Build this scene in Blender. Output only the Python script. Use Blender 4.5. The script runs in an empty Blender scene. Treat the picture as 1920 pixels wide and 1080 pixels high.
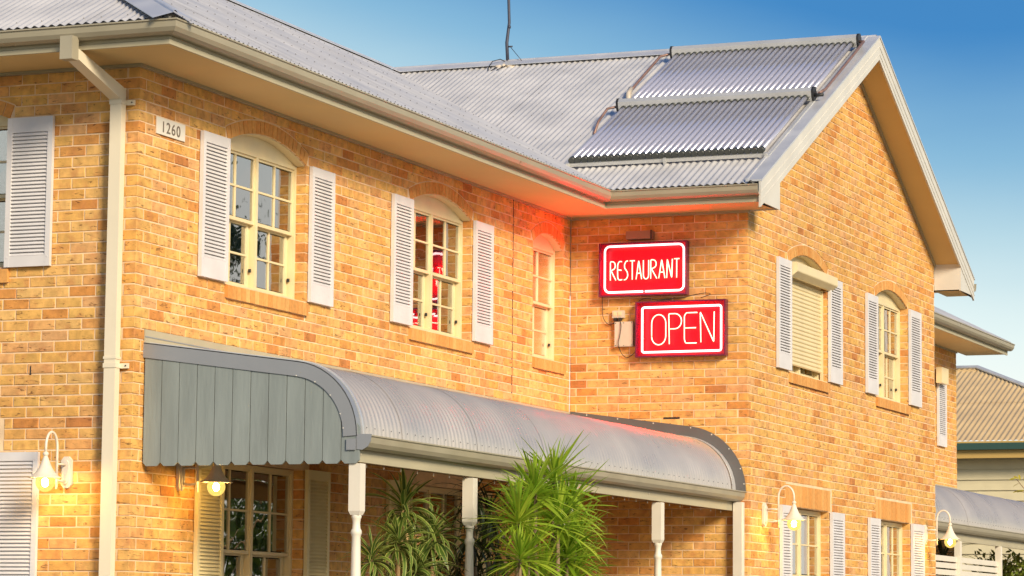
import bpy, bmesh, math, random
from mathutils import Vector, Matrix, noise
random.seed(7)
S = bpy.context.scene
COL = S.collection
PI = math.pi
R = math.radians

# ---------------------------------------------------------------- camera
F_PX = 5683.09
cam_d = bpy.data.cameras.new('camera')
cam = bpy.data.objects.new('camera', cam_d); COL.objects.link(cam)
cam_d.sensor_width = 36.0
cam_d.lens = F_PX / 1920 * 36
cam_d.clip_start = 0.1; cam_d.clip_end = 5000
yaw, pit, rol = -0.388131814, 0.113246678, 0.00947293598
fw = Vector((math.sin(yaw)*math.cos(pit), math.cos(yaw)*math.cos(pit), math.sin(pit)))
r0 = Vector((math.cos(yaw), -math.sin(yaw), 0)); u0_ = r0.cross(fw)
rt = r0*math.cos(rol) + u0_*math.sin(rol); up = -r0*math.sin(rol) + u0_*math.cos(rol)
m = Matrix((rt, up, -fw)).transposed().to_4x4()
m.translation = Vector((11.6129, -20.6367, 1.5350))
cam.matrix_world = m
S.camera = cam

# ---------------------------------------------------------------- world + sun
SUN_EL, SUN_AZ = R(25), R(-38)          # azimuth measured from +X towards +Y
world = bpy.data.worlds.new('World'); S.world = world; world.use_nodes = True
wn = world.node_tree.nodes; wl = world.node_tree.links; wn.clear()
wout = wn.new('ShaderNodeOutputWorld')
sky = wn.new('ShaderNodeTexSky'); sky.sky_type = 'NISHITA'; sky.sun_disc = False
sky.sun_elevation = SUN_EL; sky.sun_rotation = PI/2 - SUN_AZ
bg1 = wn.new('ShaderNodeBackground'); bg1.inputs[1].default_value = 0.05
dim = wn.new('ShaderNodeMix'); dim.data_type = 'RGBA'; dim.blend_type = 'MULTIPLY'; dim.inputs[0].default_value = 1
dim.inputs[7].default_value = (.26, .24, .23, 1); wl.new(sky.outputs[0], dim.inputs[6]); wl.new(dim.outputs[2], bg1.inputs[0])
tc = wn.new('ShaderNodeTexCoord'); sp = wn.new('ShaderNodeSeparateXYZ')
wl.new(tc.outputs['Generated'], sp.inputs[0])
dotn = wn.new('ShaderNodeVectorMath'); dotn.operation = 'DOT_PRODUCT'
dotn.inputs[1].default_value = (-0.94, 0.34, 0)      # the paler side of the evening sky
wl.new(tc.outputs['Generated'], dotn.inputs[0])
off1 = wn.new('ShaderNodeMath'); off1.operation = 'SUBTRACT'; off1.inputs[1].default_value = .53; wl.new(dotn.outputs['Value'], off1.inputs[0])
off2 = wn.new('ShaderNodeMath'); off2.operation = 'ABSOLUTE'; wl.new(off1.outputs[0], off2.inputs[0])
off3 = wn.new('ShaderNodeMapRange'); off3.interpolation_type = 'SMOOTHSTEP'; off3.inputs[1].default_value = 0; off3.inputs[2].default_value = .27
off3.inputs[3].default_value = -.006; off3.inputs[4].default_value = -.088; wl.new(off2.outputs[0], off3.inputs[0])
ma = wn.new('ShaderNodeMath'); ma.operation = 'ADD'; wl.new(sp.outputs['Z'], ma.inputs[0]); wl.new(off3.outputs[0], ma.inputs[1])
rmp = wn.new('ShaderNodeValToRGB'); hz = wn.new('ShaderNodeTexNoise'); hz.inputs['Scale'].default_value = 5; hz.inputs['Detail'].default_value = 5
hm = wn.new('ShaderNodeMapping'); hm.inputs['Scale'].default_value = (1, 1, 4.5); wl.new(tc.outputs['Generated'], hm.inputs[0]); wl.new(hm.outputs[0], hz.inputs['Vector'])
h2 = wn.new('ShaderNodeMath'); h2.operation = 'MULTIPLY_ADD'; h2.inputs[1].default_value = .022; wl.new(hz.outputs[0], h2.inputs[0]); wl.new(ma.outputs[0], h2.inputs[2])
h3 = wn.new('ShaderNodeMath'); h3.operation = 'ADD'; h3.inputs[1].default_value = -.011; wl.new(h2.outputs[0], h3.inputs[0])
wl.new(h3.outputs[0], rmp.inputs[0])
cr = rmp.color_ramp
stops = [(0.0, (.95, .90, .80)), (.06, (.92, .92, .86)), (.09, (.72, .84, .83)), (.12, (.42, .62, .71)),
         (.15, (.19, .42, .62)), (.19, (.012, .19, .49)), (.3, (.02, .15, .42)), (.6, (.06, .14, .34)), (1.0, (.08, .13, .28))]
cr.elements[0].position = 0; cr.elements[0].color = (*stops[0][1], 1)
cr.elements[1].position = 1; cr.elements[1].color = (*stops[-1][1], 1)
for p, c in stops[1:-1]:
    e = cr.elements.new(p); e.color = (*c, 1)
bg2 = wn.new('ShaderNodeBackground'); bg2.inputs[1].default_value = 0.78
wl.new(rmp.outputs[0], bg2.inputs[0])
addw = wn.new('ShaderNodeAddShader'); wl.new(bg1.outputs[0], addw.inputs[0]); wl.new(bg2.outputs[0], addw.inputs[1])
wl.new(addw.outputs[0], wout.inputs[0])

sd = bpy.data.lights.new('sun', 'SUN'); so = bpy.data.objects.new('sun', sd); COL.objects.link(so)
sd.energy = 4.1; sd.angle = R(17); sd.color = (1.0, .85, .62)
sdir = Vector((math.cos(SUN_EL)*math.cos(SUN_AZ), math.cos(SUN_EL)*math.sin(SUN_AZ), math.sin(SUN_EL)))
so.rotation_euler = sdir.to_track_quat('Z', 'Y').to_euler()
so.location = (20, -20, 20)
S.view_settings.view_transform = 'Standard'; S.view_settings.look = 'None'
S.view_settings.exposure = 0.36; S.view_settings.gamma = 1; S.view_settings.use_curve_mapping = False
S.render.engine = 'CYCLES'

# ---------------------------------------------------------------- materials
def mat(name, col=(.5, .5, .5), rough=.6, metal=0., var=.0, vscale=3., bump=0., bscale=40., spec=.5,
        emit=None, es=0., stretch=(1, 1, 1), dirt=0., dirtcol=(.2, .16, .1), dscale=1.2):
    mt = bpy.data.materials.new(name); mt.use_nodes = True
    n = mt.node_tree.nodes; l = mt.node_tree.links
    b = n['Principled BSDF']
    b.inputs['Base Color'].default_value = (*col, 1); b.inputs['Roughness'].default_value = rough
    b.inputs['Metallic'].default_value = metal
    b.inputs['Specular IOR Level'].default_value = spec
    t = n.new('ShaderNodeTexCoord'); mp = n.new('ShaderNodeMapping'); mp.inputs['Scale'].default_value = stretch
    l.new(t.outputs['Object'], mp.inputs[0])
    last = None
    if var > 0:
        nz = n.new('ShaderNodeTexNoise'); nz.inputs['Scale'].default_value = vscale; nz.inputs['Detail'].default_value = 6
        l.new(mp.outputs[0], nz.inputs['Vector'])
        mr = n.new('ShaderNodeMapRange'); mr.inputs[1].default_value = .3; mr.inputs[2].default_value = .7
        mr.inputs[3].default_value = 1-var; mr.inputs[4].default_value = 1+var
        l.new(nz.outputs[0], mr.inputs[0])
        mx = n.new('ShaderNodeMix'); mx.data_type = 'RGBA'; mx.blend_type = 'MULTIPLY'; mx.inputs[0].default_value = 1
        mx.inputs[6].default_value = (*col, 1); l.new(mr.outputs[0], mx.inputs[7])
        l.new(mx.outputs[2], b.inputs['Base Color']); last = mx.outputs[2]
        rr = n.new('ShaderNodeMapRange'); rr.inputs[1].default_value = .3; rr.inputs[2].default_value = .7
        rr.inputs[3].default_value = max(0, rough-.08); rr.inputs[4].default_value = min(1, rough+.1)
        l.new(nz.outputs[0], rr.inputs[0]); l.new(rr.outputs[0], b.inputs['Roughness'])
    if dirt > 0:
        n2 = n.new('ShaderNodeTexNoise'); n2.inputs['Scale'].default_value = dscale; n2.inputs['Detail'].default_value = 9
        n2.inputs['Roughness'].default_value = .7
        l.new(mp.outputs[0], n2.inputs['Vector'])
        m2 = n.new('ShaderNodeMapRange'); m2.inputs[1].default_value = .5; m2.inputs[2].default_value = .72
        m2.inputs[3].default_value = 0; m2.inputs[4].default_value = dirt
        l.new(n2.outputs[0], m2.inputs[0])
        x2 = n.new('ShaderNodeMix'); x2.data_type = 'RGBA'; l.new(m2.outputs[0], x2.inputs[0])
        if last: l.new(last, x2.inputs[6])
        else: x2.inputs[6].default_value = (*col, 1)
        x2.inputs[7].default_value = (*dirtcol, 1); l.new(x2.outputs[2], b.inputs['Base Color'])
    if bump > 0:
        nb = n.new('ShaderNodeTexNoise'); nb.inputs['Scale'].default_value = bscale; nb.inputs['Detail'].default_value = 5
        l.new(mp.outputs[0], nb.inputs['Vector'])
        bp = n.new('ShaderNodeBump'); bp.inputs['Strength'].default_value = bump; bp.inputs['Distance'].default_value = .01
        l.new(nb.outputs[0], bp.inputs['Height']); l.new(bp.outputs[0], b.inputs['Normal'])
    if emit:
        b.inputs['Emission Color'].default_value = (*emit, 1); b.inputs['Emission Strength'].default_value = es
    return mt

def brick_mat(name, single, smooth=False):
    mt = bpy.data.materials.new(name); mt.use_nodes = True
    n = mt.node_tree.nodes; l = mt.node_tree.links; b = n['Principled BSDF']
    b.inputs['Roughness'].default_value = .8; b.inputs['Specular IOR Level'].default_value = .3
    if single:
        oi = n.new('ShaderNodeObjectInfo'); rnd = oi.outputs['Random']
    else:
        at = n.new('ShaderNodeAttribute'); at.attribute_name = 'rnd'; rnd = at.outputs['Fac']
    rp = n.new('ShaderNodeValToRGB'); l.new(rnd, rp.inputs[0]); c = rp.color_ramp; c.interpolation = 'LINEAR'
    if smooth: pal = [(0, (.64, .30, .085)), (.35, (.70, .36, .11)), (.65, (.62, .27, .07)), (1, (.72, .41, .14))]
    else: pal = [(0, (.73, .43, .125)), (.2, (.72, .40, .11)), (.42, (.76, .46, .165)), (.60, (.70, .365, .09)), (.74, (.70, .385, .165)), (.91, (.67, .315, .08)), (.98, (.60, .25, .065)), (1, (.50, .20, .06))]
    c.elements[0].position = 0; c.elements[0].color = (*pal[0][1], 1)
    c.elements[1].position = 1; c.elements[1].color = (*pal[-1][1], 1)
    for p, k in pal[1:-1]:
        e = c.elements.new(p); e.color = (*k, 1)
    tcn = n.new('ShaderNodeNewGeometry')
    off = n.new('ShaderNodeVectorMath'); off.operation = 'MULTIPLY_ADD'
    cmb = n.new('ShaderNodeCombineXYZ'); l.new(rnd, cmb.inputs[0]); l.new(rnd, cmb.inputs[1]); l.new(rnd, cmb.inputs[2])
    off.inputs[1].default_value = (9, 7, 5); l.new(cmb.outputs[0], off.inputs[0]); l.new(tcn.outputs['Position'], off.inputs[2])
    # broad mottling
    n1 = n.new('ShaderNodeTexNoise'); n1.inputs['Scale'].default_value = 14 if not smooth else 30; n1.inputs['Detail'].default_value = 6
    l.new(off.outputs[0], n1.inputs['Vector'])
    m1 = n.new('ShaderNodeMapRange'); m1.inputs[1].default_value = .32; m1.inputs[2].default_value = .68
    m1.inputs[3].default_value = .80 if not smooth else .88; m1.inputs[4].default_value = 1.16 if not smooth else 1.1; l.new(n1.outputs[0], m1.inputs[0])
    mx = n.new('ShaderNodeMix'); mx.data_type = 'RGBA'; mx.blend_type = 'MULTIPLY'; mx.inputs[0].default_value = 1
    l.new(rp.outputs[0], mx.inputs[6]); l.new(m1.outputs[0], mx.inputs[7]); last = mx.outputs[2]
    n5 = n.new('ShaderNodeTexNoise'); n5.inputs['Scale'].default_value = .8; n5.inputs['Detail'].default_value = 7; n5.inputs['Roughness'].default_value = .6; l.new(tcn.outputs['Position'], n5.inputs['Vector'])
    m5 = n.new('ShaderNodeMapRange'); m5.inputs[1].default_value = .3; m5.inputs[2].default_value = .7; m5.inputs[3].default_value = .86; m5.inputs[4].default_value = 1.1; l.new(n5.outputs[0], m5.inputs[0])
    x5 = n.new('ShaderNodeMix'); x5.data_type = 'RGBA'; x5.blend_type = 'MULTIPLY'; x5.inputs[0].default_value = 1; l.new(last, x5.inputs[6]); l.new(m5.outputs[0], x5.inputs[7]); last = x5.outputs[2]
    # reddish burnt blush
    n4 = n.new('ShaderNodeTexNoise'); n4.inputs['Scale'].default_value = 9; n4.inputs['Detail'].default_value = 3; l.new(off.outputs[0], n4.inputs['Vector'])
    m4 = n.new('ShaderNodeMapRange'); m4.inputs[1].default_value = .52; m4.inputs[2].default_value = .7; m4.inputs[4].default_value = .55
    l.new(n4.outputs[0], m4.inputs[0])
    x4 = n.new('ShaderNodeMix'); x4.data_type = 'RGBA'; l.new(m4.outputs[0], x4.inputs[0]); l.new(last, x4.inputs[6]); x4.inputs[7].default_value = (.50, .20, .075, 1)
    if not smooth: last = x4.outputs[2]
    # drag marks: short dark creases running along the course
    mp = n.new('ShaderNodeMapping'); mp.inputs['Scale'].default_value = (13, 13, 58) if not smooth else (70, 70, 10)
    l.new(off.outputs[0], mp.inputs[0])
    n2 = n.new('ShaderNodeTexNoise'); n2.inputs['Scale'].default_value = 1.0; n2.inputs['Detail'].default_value = 4; n2.inputs['Roughness'].default_value = .65
    n2.inputs['Distortion'].default_value = .8
    l.new(mp.outputs[0], n2.inputs['Vector'])
    m2 = n.new('ShaderNodeMapRange'); m2.inputs[1].default_value = .60; m2.inputs[2].default_value = .67; m2.inputs[3].default_value = 0
    m2.inputs[4].default_value = .78 if not smooth else .2; l.new(n2.outputs[0], m2.inputs[0])
    x2 = n.new('ShaderNodeMix'); x2.data_type = 'RGBA'; l.new(m2.outputs[0], x2.inputs[0]); l.new(last, x2.inputs[6]); x2.inputs[7].default_value = (.12, .045, .02, 1)
    l.new(x2.outputs[2], b.inputs['Base Color'])
    n3 = n.new('ShaderNodeTexNoise'); n3.inputs['Scale'].default_value = 90; n3.inputs['Detail'].default_value = 4; l.new(off.outputs[0], n3.inputs['Vector'])
    sb = n.new('ShaderNodeMath'); sb.operation = 'MULTIPLY_ADD'; sb.inputs[1].default_value = -1.2
    l.new(m2.outputs[0], sb.inputs[0]); l.new(n3.outputs[0], sb.inputs[2])
    bp = n.new('ShaderNodeBump'); bp.inputs['Strength'].default_value = .55 if not smooth else .2; bp.inputs['Distance'].default_value = .006
    l.new(sb.outputs[0], bp.inputs['Height']); l.new(bp.outputs[0], b.inputs['Normal'])
    return mt

M = {}
M['brick1'] = brick_mat('tan brick single', True)
M['brick'] = brick_mat('tan brick', False)
M['sbrick1'] = brick_mat('smooth orange brick', True, True)
M['mortar'] = mat('mortar', (.80, .585, .37), .9, var=.15, vscale=6, bump=.4, bscale=150)
M['roof'] = mat('galvanised roofing', (.64, .625, .615), .42, .35, var=.09, vscale=2.2, dirt=.22, dirtcol=(.30, .29, .29), dscale=1.7)
M['flash'] = mat('grey flashing', (.62, .62, .63), .38, .4, var=.08, vscale=3)
M['awnroof'] = mat('verandah roofing', (.62, .56, .50), .30, .6, var=.06, vscale=1.2, dirt=.12, dirtcol=(.36, .31, .26), dscale=2.5)
M['gutter'] = mat('beige gutter paint', (.355, .32, .235), .35, .0, var=.07, vscale=3, dirt=.25, dirtcol=(.3, .24, .15))
M['fascia'] = mat('beige fascia paint', (.43, .385, .265), .5, var=.06, vscale=3, dirt=.2, dirtcol=(.33, .27, .17))
M['soffit'] = mat('soffit cream', (.67, .50, .235), .75, var=.05, vscale=1.5, dirt=.12, dirtcol=(.5, .36, .2), dscale=.7)
M['white'] = mat('white barge paint', (.62, .60, .55), .45, var=.06, vscale=3, dirt=.25, dirtcol=(.5, .45, .38))
M['shutter'] = mat('white shutter paint', (.66, .64, .65), .5, var=.05, vscale=5, dirt=.12, dirtcol=(.55, .47, .42), dscale=3)
M['cream'] = mat('cream window paint', (.74, .62, .37), .45, var=.05, vscale=5, dirt=.12, dirtcol=(.45, .33, .15), dscale=4)
M['creamsh'] = mat('lamp tinted shutter cream', (.80, .69, .40), .5, var=.05, vscale=5, dirt=.12, dirtcol=(.5, .4, .2), dscale=3)  # cream, with the warm tint of the lamplight put into the colour
M['pipe'] = mat('cream downpipe paint', (.76, .68, .52), .42, var=.05, vscale=2, dirt=.18, dirtcol=(.5, .4, .27), dscale=2)
M['post'] = mat('white post paint', (.72, .67, .57), .5, var=.06, vscale=4, dirt=.22, dirtcol=(.48, .40, .28), dscale=4)
M['board'] = mat('grey green board paint', (.235, .27, .265), .6, var=.10, vscale=2.5, bump=.25, bscale=12, stretch=(4, 4, .6), dirt=.32, dirtcol=(.17, .19, .18), dscale=1.5)
M['trim'] = mat('grey trim metal', (.27, .285, .31), .38, .15, var=.06, vscale=3)
M['darktrim'] = mat('dark grey wall flashing', (.12, .115, .115), .45, .1, var=.08)
M['dark'] = mat('dark plastic', (.02, .02, .022), .5)
M['rubber'] = mat('black cable', (.015, .015, .017), .6)
M['boxgrey'] = mat('beige box', (.60, .52, .42), .5, var=.05, dirt=.2)
M['boxbrown'] = mat('brown box', (.28, .18, .12), .55, var=.1, dirt=.3)
M['plate'] = mat('plaque white', (.74, .70, .62), .5, var=.03)
M['digit'] = mat('plaque digit grey', (.16, .13, .10), .6)
M['screw'] = mat('roof screw', (.12, .12, .13), .5, .5)
M['tubeg'] = mat('evacuated glass tube', (.60, .60, .70), .26, .55, spec=.8, var=.08, vscale=1.3, stretch=(6, .6, .6))
M['manifold'] = mat('aluminium manifold', (.62, .62, .60), .35, .5, var=.05)
M['cap'] = mat('tube end cap', (.05, .055, .05), .4, var=.2, vscale=20)
M['copper'] = mat('lagged copper pipe', (.28, .17, .14), .5, .4, var=.2, vscale=9)
M['lampmetal'] = mat('cream lamp metal', (.76, .68, .56), .4, var=.05, dirt=.3, dirtcol=(.4, .28, .17), dscale=14)
M['bulb'] = mat('lit bulb', (1, .9, .7), .4, emit=(1, .62, .19), es=560)
M['mast'] = mat('mast steel', (.05, .055, .08), .5, .4, var=.3, vscale=4)
M['concrete'] = mat('pale concrete', (.24, .205, .155), .9, var=.2, vscale=.6, bump=.3, bscale=20)
M['grass'] = mat('lawn green', (.09, .12, .035), .9, var=.35, vscale=.8, bump=.8, bscale=60)
M['asphalt'] = mat('asphalt', (.055, .053, .05), .9, var=.2, vscale=2, bump=.3, bscale=80)
M['tanroof'] = mat('tan painted roofing', (.60, .43, .22), .5, .05, var=.08, vscale=1.5, dirt=.15)
M['greenpaint'] = mat('dark green gutter', (.03, .075, .06), .45)
M['fasciay'] = mat('ochre fascia', (.50, .33, .10), .6)
M['weather'] = mat('weatherboard paint', (.62, .55, .36), .65, var=.05)
M['curtain'] = mat('pale curtain', (.72, .66, .52), .9, var=.05)
M['curtaind'] = mat('olive curtain', (.30, .26, .12), .9, var=.1)
M['brickrefl'] = mat('tan blind', (.80, .44, .12), .9, var=.05)  # reflection of the brick wall, put into the colour of a sheet
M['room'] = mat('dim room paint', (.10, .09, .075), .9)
M['trunk'] = mat('bark', (.24, .17, .10), .9, var=.3, vscale=9, bump=.8, bscale=25)
M['dryleaf'] = mat('dry leaf', (.42, .27, .13), .85, var=.3, vscale=9)

def leafmat(name, c1, c2, c3, transl=.35, stripe=None):
    mt = bpy.data.materials.new(name); mt.use_nodes = True
    n = mt.node_tree.nodes; l = mt.node_tree.links; b = n['Principled BSDF']
    oi = n.new('ShaderNodeObjectInfo'); geo = n.new('ShaderNodeNewGeometry')
    nz = n.new('ShaderNodeTexNoise'); nz.inputs['Scale'].default_value = 2.2; nz.inputs['Detail'].default_value = 3
    l.new(geo.outputs['Position'], nz.inputs['Vector'])
    mm = n.new('ShaderNodeMath'); mm.operation = 'MULTIPLY_ADD'; mm.inputs[1].default_value = .45
    l.new(oi.outputs['Random'], mm.inputs[0])
    ri = n.new('ShaderNodeMath'); ri.operation = 'MULTIPLY'; ri.inputs[1].default_value = .35
    l.new(geo.outputs['Random Per Island'], ri.inputs[0])
    s2 = n.new('ShaderNodeMath'); s2.operation = 'MULTIPLY_ADD'; s2.inputs[1].default_value = .4; l.new(nz.outputs[0], s2.inputs[0]); l.new(ri.outputs[0], s2.inputs[2])
    l.new(s2.outputs[0], mm.inputs[2])
    rp = n.new('ShaderNodeValToRGB'); l.new(mm.outputs[0], rp.inputs[0])
    rp.color_ramp.elements[0].position = .15; rp.color_ramp.elements[0].color = (*c1, 1)
    rp.color_ramp.elements[1].position = .95; rp.color_ramp.elements[1].color = (*c3, 1)
    e = rp.color_ramp.elements.new(.55); e.color = (*c2, 1)
    colr = rp.outputs[0]
    if stripe:
        uv = n.new('ShaderNodeAttribute'); uv.attribute_name = 'across'
        mr = n.new('ShaderNodeMapRange'); mr.inputs[1].default_value = .6; mr.inputs[2].default_value = .85
        l.new(uv.outputs['Fac'], mr.inputs[0])
        mx = n.new('ShaderNodeMix'); mx.data_type = 'RGBA'; l.new(mr.outputs[0], mx.inputs[0]); l.new(colr, mx.inputs[6]); mx.inputs[7].default_value = (*stripe, 1)
        colr = mx.outputs[2]
    l.new(colr, b.inputs['Base Color']); b.inputs['Roughness'].default_value = .42
    tr = n.new('ShaderNodeBsdfTranslucent'); l.new(colr, tr.inputs[0])
    ms = n.new('ShaderNodeMixShader'); ms.inputs[0].default_value = transl
    l.new(b.outputs[0], ms.inputs[1]); l.new(tr.outputs[0], ms.inputs[2])
    l.new(ms.outputs[0], n['Material Output'].inputs[0])
    return mt
M['leafg'] = leafmat('bright strap leaf', (.09, .19, .012), (.25, .42, .025), (.50, .58, .06), .42)
M['leafv'] = leafmat('variegated strap leaf', (.04, .075, .012), (.08, .15, .02), (.16, .22, .03), .25, stripe=(.46, .50, .14))
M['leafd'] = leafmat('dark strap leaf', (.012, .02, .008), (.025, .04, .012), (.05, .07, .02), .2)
M['leaft'] = leafmat('tree leaf', (.07, .10, .06), (.10, .14, .075), (.16, .20, .10), .3)
M['leafh'] = leafmat('hedge leaf', (.07, .12, .015), (.16, .22, .03), (.28, .32, .05), .3)
M['leafy'] = leafmat('yellow green leaf', (.35, .30, .03), (.45, .42, .05), (.5, .40, .04), .3)

def glass_mat(name, tint, refl_add, rough):
    mt = bpy.data.materials.new(name); mt.use_nodes = True
    n = mt.node_tree.nodes; l = mt.node_tree.links; n.remove(n['Principled BSDF'])
    g = n.new('ShaderNodeBsdfGlossy'); g.inputs['Roughness'].default_value = rough; g.inputs[0].default_value = (.95, .95, .95, 1)
    t = n.new('ShaderNodeBsdfTransparent'); t.inputs[0].default_value = (*tint, 1)
    fr = n.new('ShaderNodeFresnel'); fr.inputs[0].default_value = 1.55
    nz = n.new('ShaderNodeTexNoise'); nz.inputs['Scale'].default_value = 1.7
    tcg = n.new('ShaderNodeTexCoord'); l.new(tcg.outputs['Object'], nz.inputs['Vector'])
    bp = n.new('ShaderNodeBump'); bp.inputs['Strength'].default_value = .06; bp.inputs['Distance'].default_value = .05
    l.new(nz.outputs[0], bp.inputs['Height']); l.new(bp.outputs[0], g.inputs['Normal'])
    ad = n.new('ShaderNodeMath'); ad.operation = 'MULTIPLY_ADD'; ad.inputs[1].default_value = 1.6; ad.inputs[2].default_value = refl_add
    l.new(fr.outputs[0], ad.inputs[0])
    ms = n.new('ShaderNodeMixShader'); l.new(ad.outputs[0], ms.inputs[0]); l.new(t.outputs[0], ms.inputs[1]); l.new(g.outputs[0], ms.inputs[2])
    l.new(ms.outputs[0], n['Material Output'].inputs[0])
    return mt
M['glass'] = glass_mat('window glass', (.85, .88, .86), .24, .012)
M['frost'] = glass_mat('frosted window glass', (.8, .7, .5), .62, .25)
M['globe'] = None

# ---------------------------------------------------------------- mesh helpers
class MB:
    def __init__(s): s.v = []; s.f = []; s.fa = []; s.sm = []
    def add(s, vs, fs, a=0., smooth=False):
        o = len(s.v); s.v += [tuple(v) for v in vs]
        for f in fs: s.f.append([i+o for i in f]); s.fa.append(a); s.sm.append(smooth)
    def hexa(s, p, a=0.):   # 8 points: bottom 4 then top 4
        s.add(p, [(0, 3, 2, 1), (4, 5, 6, 7), (0, 1, 5, 4), (1, 2, 6, 5), (2, 3, 7, 6), (3, 0, 4, 7)], a)
    def box(s, x0, x1, y0, y1, z0, z1, a=0.):
        s.hexa([(x0, y0, z0), (x1, y0, z0), (x1, y1, z0), (x0, y1, z0), (x0, y0, z1), (x1, y0, z1), (x1, y1, z1), (x0, y1, z1)], a)
    def boxP(s, P, u0, u1, z0, z1, d0, d1, a=0.):
        s.hexa([P(u0, z0, d0), P(u1, z0, d0), P(u1, z0, d1), P(u0, z0, d1), P(u0, z1, d0), P(u1, z1, d0), P(u1, z1, d1), P(u0, z1, d1)], a)
    def bar(s, a, b, w, h, upv=(0, 0, 1)):
        a = Vector(a); b = Vector(b); d = (b-a).normalized(); sd = d.cross(Vector(upv))
        if sd.length < 1e-4: sd = d.cross(Vector((1, 0, 0)))
        sd.normalize(); un = sd.cross(d)
        sd *= w/2; un *= h/2
        s.hexa([a-sd-un, a+sd-un, a+sd+un, a-sd+un, b-sd-un, b+sd-un, b+sd+un, b-sd+un])
    def prism(s, poly, fn, d0, d1, a=0.):   # poly of (u,z), fn(u,z,d)
        n = len(poly)
        vs = [fn(u, z, d0) for u, z in poly] + [fn(u, z, d1) for u, z in poly]
        fs = [list(range(n)), list(range(2*n-1, n-1, -1))] + [(i, (i+1) % n, n+(i+1) % n, n+i) for i in range(n)]
        s.add(vs, fs, a)
    def tube(s, pts, r, n=8, caps=True, closed=False):
        pts = [Vector(p) for p in pts]; k = len(pts)
        rr = r if isinstance(r, (list, tuple)) else [r]*k
        prev = None; rings = []
        for i, p in enumerate(pts):
            if closed: t = (pts[(i+1) % k]-pts[i-1])
            else: t = pts[min(i+1, k-1)]-pts[max(i-1, 0)]
            t.normalize()
            if prev is None:
                ref = Vector((0, 0, 1)) if abs(t.z) < .9 else Vector((1, 0, 0))
                nx = t.cross(ref).normalized()
            else:
                nx = (prev - t*prev.dot(t)).normalized()
            prev = nx; ny = t.cross(nx)
            rings.append([p + nx*rr[i]*math.cos(2*PI*j/n) + ny*rr[i]*math.sin(2*PI*j/n) for j in range(n)])
        vs = [v for q in rings for v in q]; fs = []
        for i in range(k if closed else k-1):
            i2 = (i+1) % k
            for j in range(n): fs.append((i*n+j, i*n+(j+1) % n, i2*n+(j+1) % n, i2*n+j))
        s.add(vs, fs, 0, True)
        if caps and not closed:
            s.add(rings[0], [list(range(n))]); s.add(rings[-1], [list(range(n))])
    def lathe(s, prof, c=(0, 0, 0), n=20, smooth=True):
        c = Vector(c); vs = []; fs = []
        for r, z in prof:
            for j in range(n): vs.append(c+Vector((r*math.cos(2*PI*j/n), r*math.sin(2*PI*j/n), z)))
        for i in range(len(prof)-1):
            for j in range(n): fs.append((i*n+j, i*n+(j+1) % n, (i+1)*n+(j+1) % n, (i+1)*n+j))
        s.add(vs, fs, 0, smooth)
    def build(s, name, mt, parent=None, attr=None, recalc=True, loc=None):
        me = bpy.data.meshes.new(name)
        vs = s.v
        if loc is not None:
            L = Vector(loc); vs = [tuple(Vector(v)-L) for v in vs]
        me.from_pydata(vs, [], s.f); me.update()
        if attr:
            at = me.attributes.new(attr, 'FLOAT', 'FACE'); at.data.foreach_set('value', s.fa)
        me.polygons.foreach_set('use_smooth', s.sm)
        if recalc:
            bm = bmesh.new(); bm.from_mesh(me); bmesh.ops.remove_doubles(bm, verts=bm.verts, dist=1e-5) if any(s.sm) else None
            bmesh.ops.recalc_face_normals(bm, faces=bm.faces); bm.to_mesh(me); bm.free()
        if mt: me.materials.append(mt)
        o = bpy.data.objects.new(name, me); COL.objects.link(o)
        if loc is not None: o.location = loc
        if parent is not None: adopt(o, parent)
        return o
WM = {}
def adopt(o, parent):
    o.parent = parent
    w = WM.get(parent.name, Matrix())
    o.matrix_parent_inverse = w.inverted()
    WM[o.name] = Matrix.Translation(o.location) if o.location.length else Matrix()
def reg(o): WM[o.name] = Matrix.Translation(o.location)
def empty(name, loc, label, cat, group=None):
    o = bpy.data.objects.new(name, None); COL.objects.link(o); o.location = loc; reg(o)
    o['label'] = label; o['category'] = cat
    if group: o['group'] = group
    return o
def tag(o, label, cat, group=None):
    o['label'] = label; o['category'] = cat
    if group: o['group'] = group
    return o
def inst(src, parent, mw, name=None):
    """another object with the same mesh, placed at world matrix mw under parent"""
    o = bpy.data.objects.new(name or src.name.split('.')[0], src.data if hasattr(src, 'data') and not isinstance(src, bpy.types.Mesh) else src)
    COL.objects.link(o); o.matrix_basis = mw
    o.parent = parent; o.matrix_parent_inverse = WM.get(parent.name, Matrix()).inverted()
    return o
def struct(o): o['kind'] = 'structure'; return o

# ---------------------------------------------------------------- layout constants
LB, WC, DEND = 9.414, 1.99, 17.24
Z0 = 5.848; CH = .086; BL = .24
ZS = 5.957                    # soffit
SL = .512; ZE = 6.14; YR = 13.33; HS = 4.60
PA = lambda u, z, d: (u, -d, z)              # front wall, outward -Y
PB = lambda u, z, d: (d, u, z)               # long wall, outward +X
PC = lambda u, z, d: (u, LB-d, z)
PD = lambda u, z, d: (WC+d, u, z)
PE = lambda u, z, d: (.2+d, u, z)

ARH = .145
def arc(op):      # circle through the springing points with rise
    hw = (op['u1']-op['u0'])/2; rise = op['rise']
    Rr = (hw*hw+rise*rise)/(2*rise); cu = (op['u0']+op['u1'])/2; cz = op['z1']+rise-Rr
    return Rr, cu, cz, hw
def arch_op(u0, u1, z0=4.386, z1=5.583, rise=ARH): return dict(u0=u0, u1=u1, z0=z0, z1=z1, rise=rise, kind='arch')
def flat_op(u0, u1, z0=1.46, z1=2.924): return dict(u0=u0, u1=u1, z0=z0, z1=z1, kind='flat')

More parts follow.
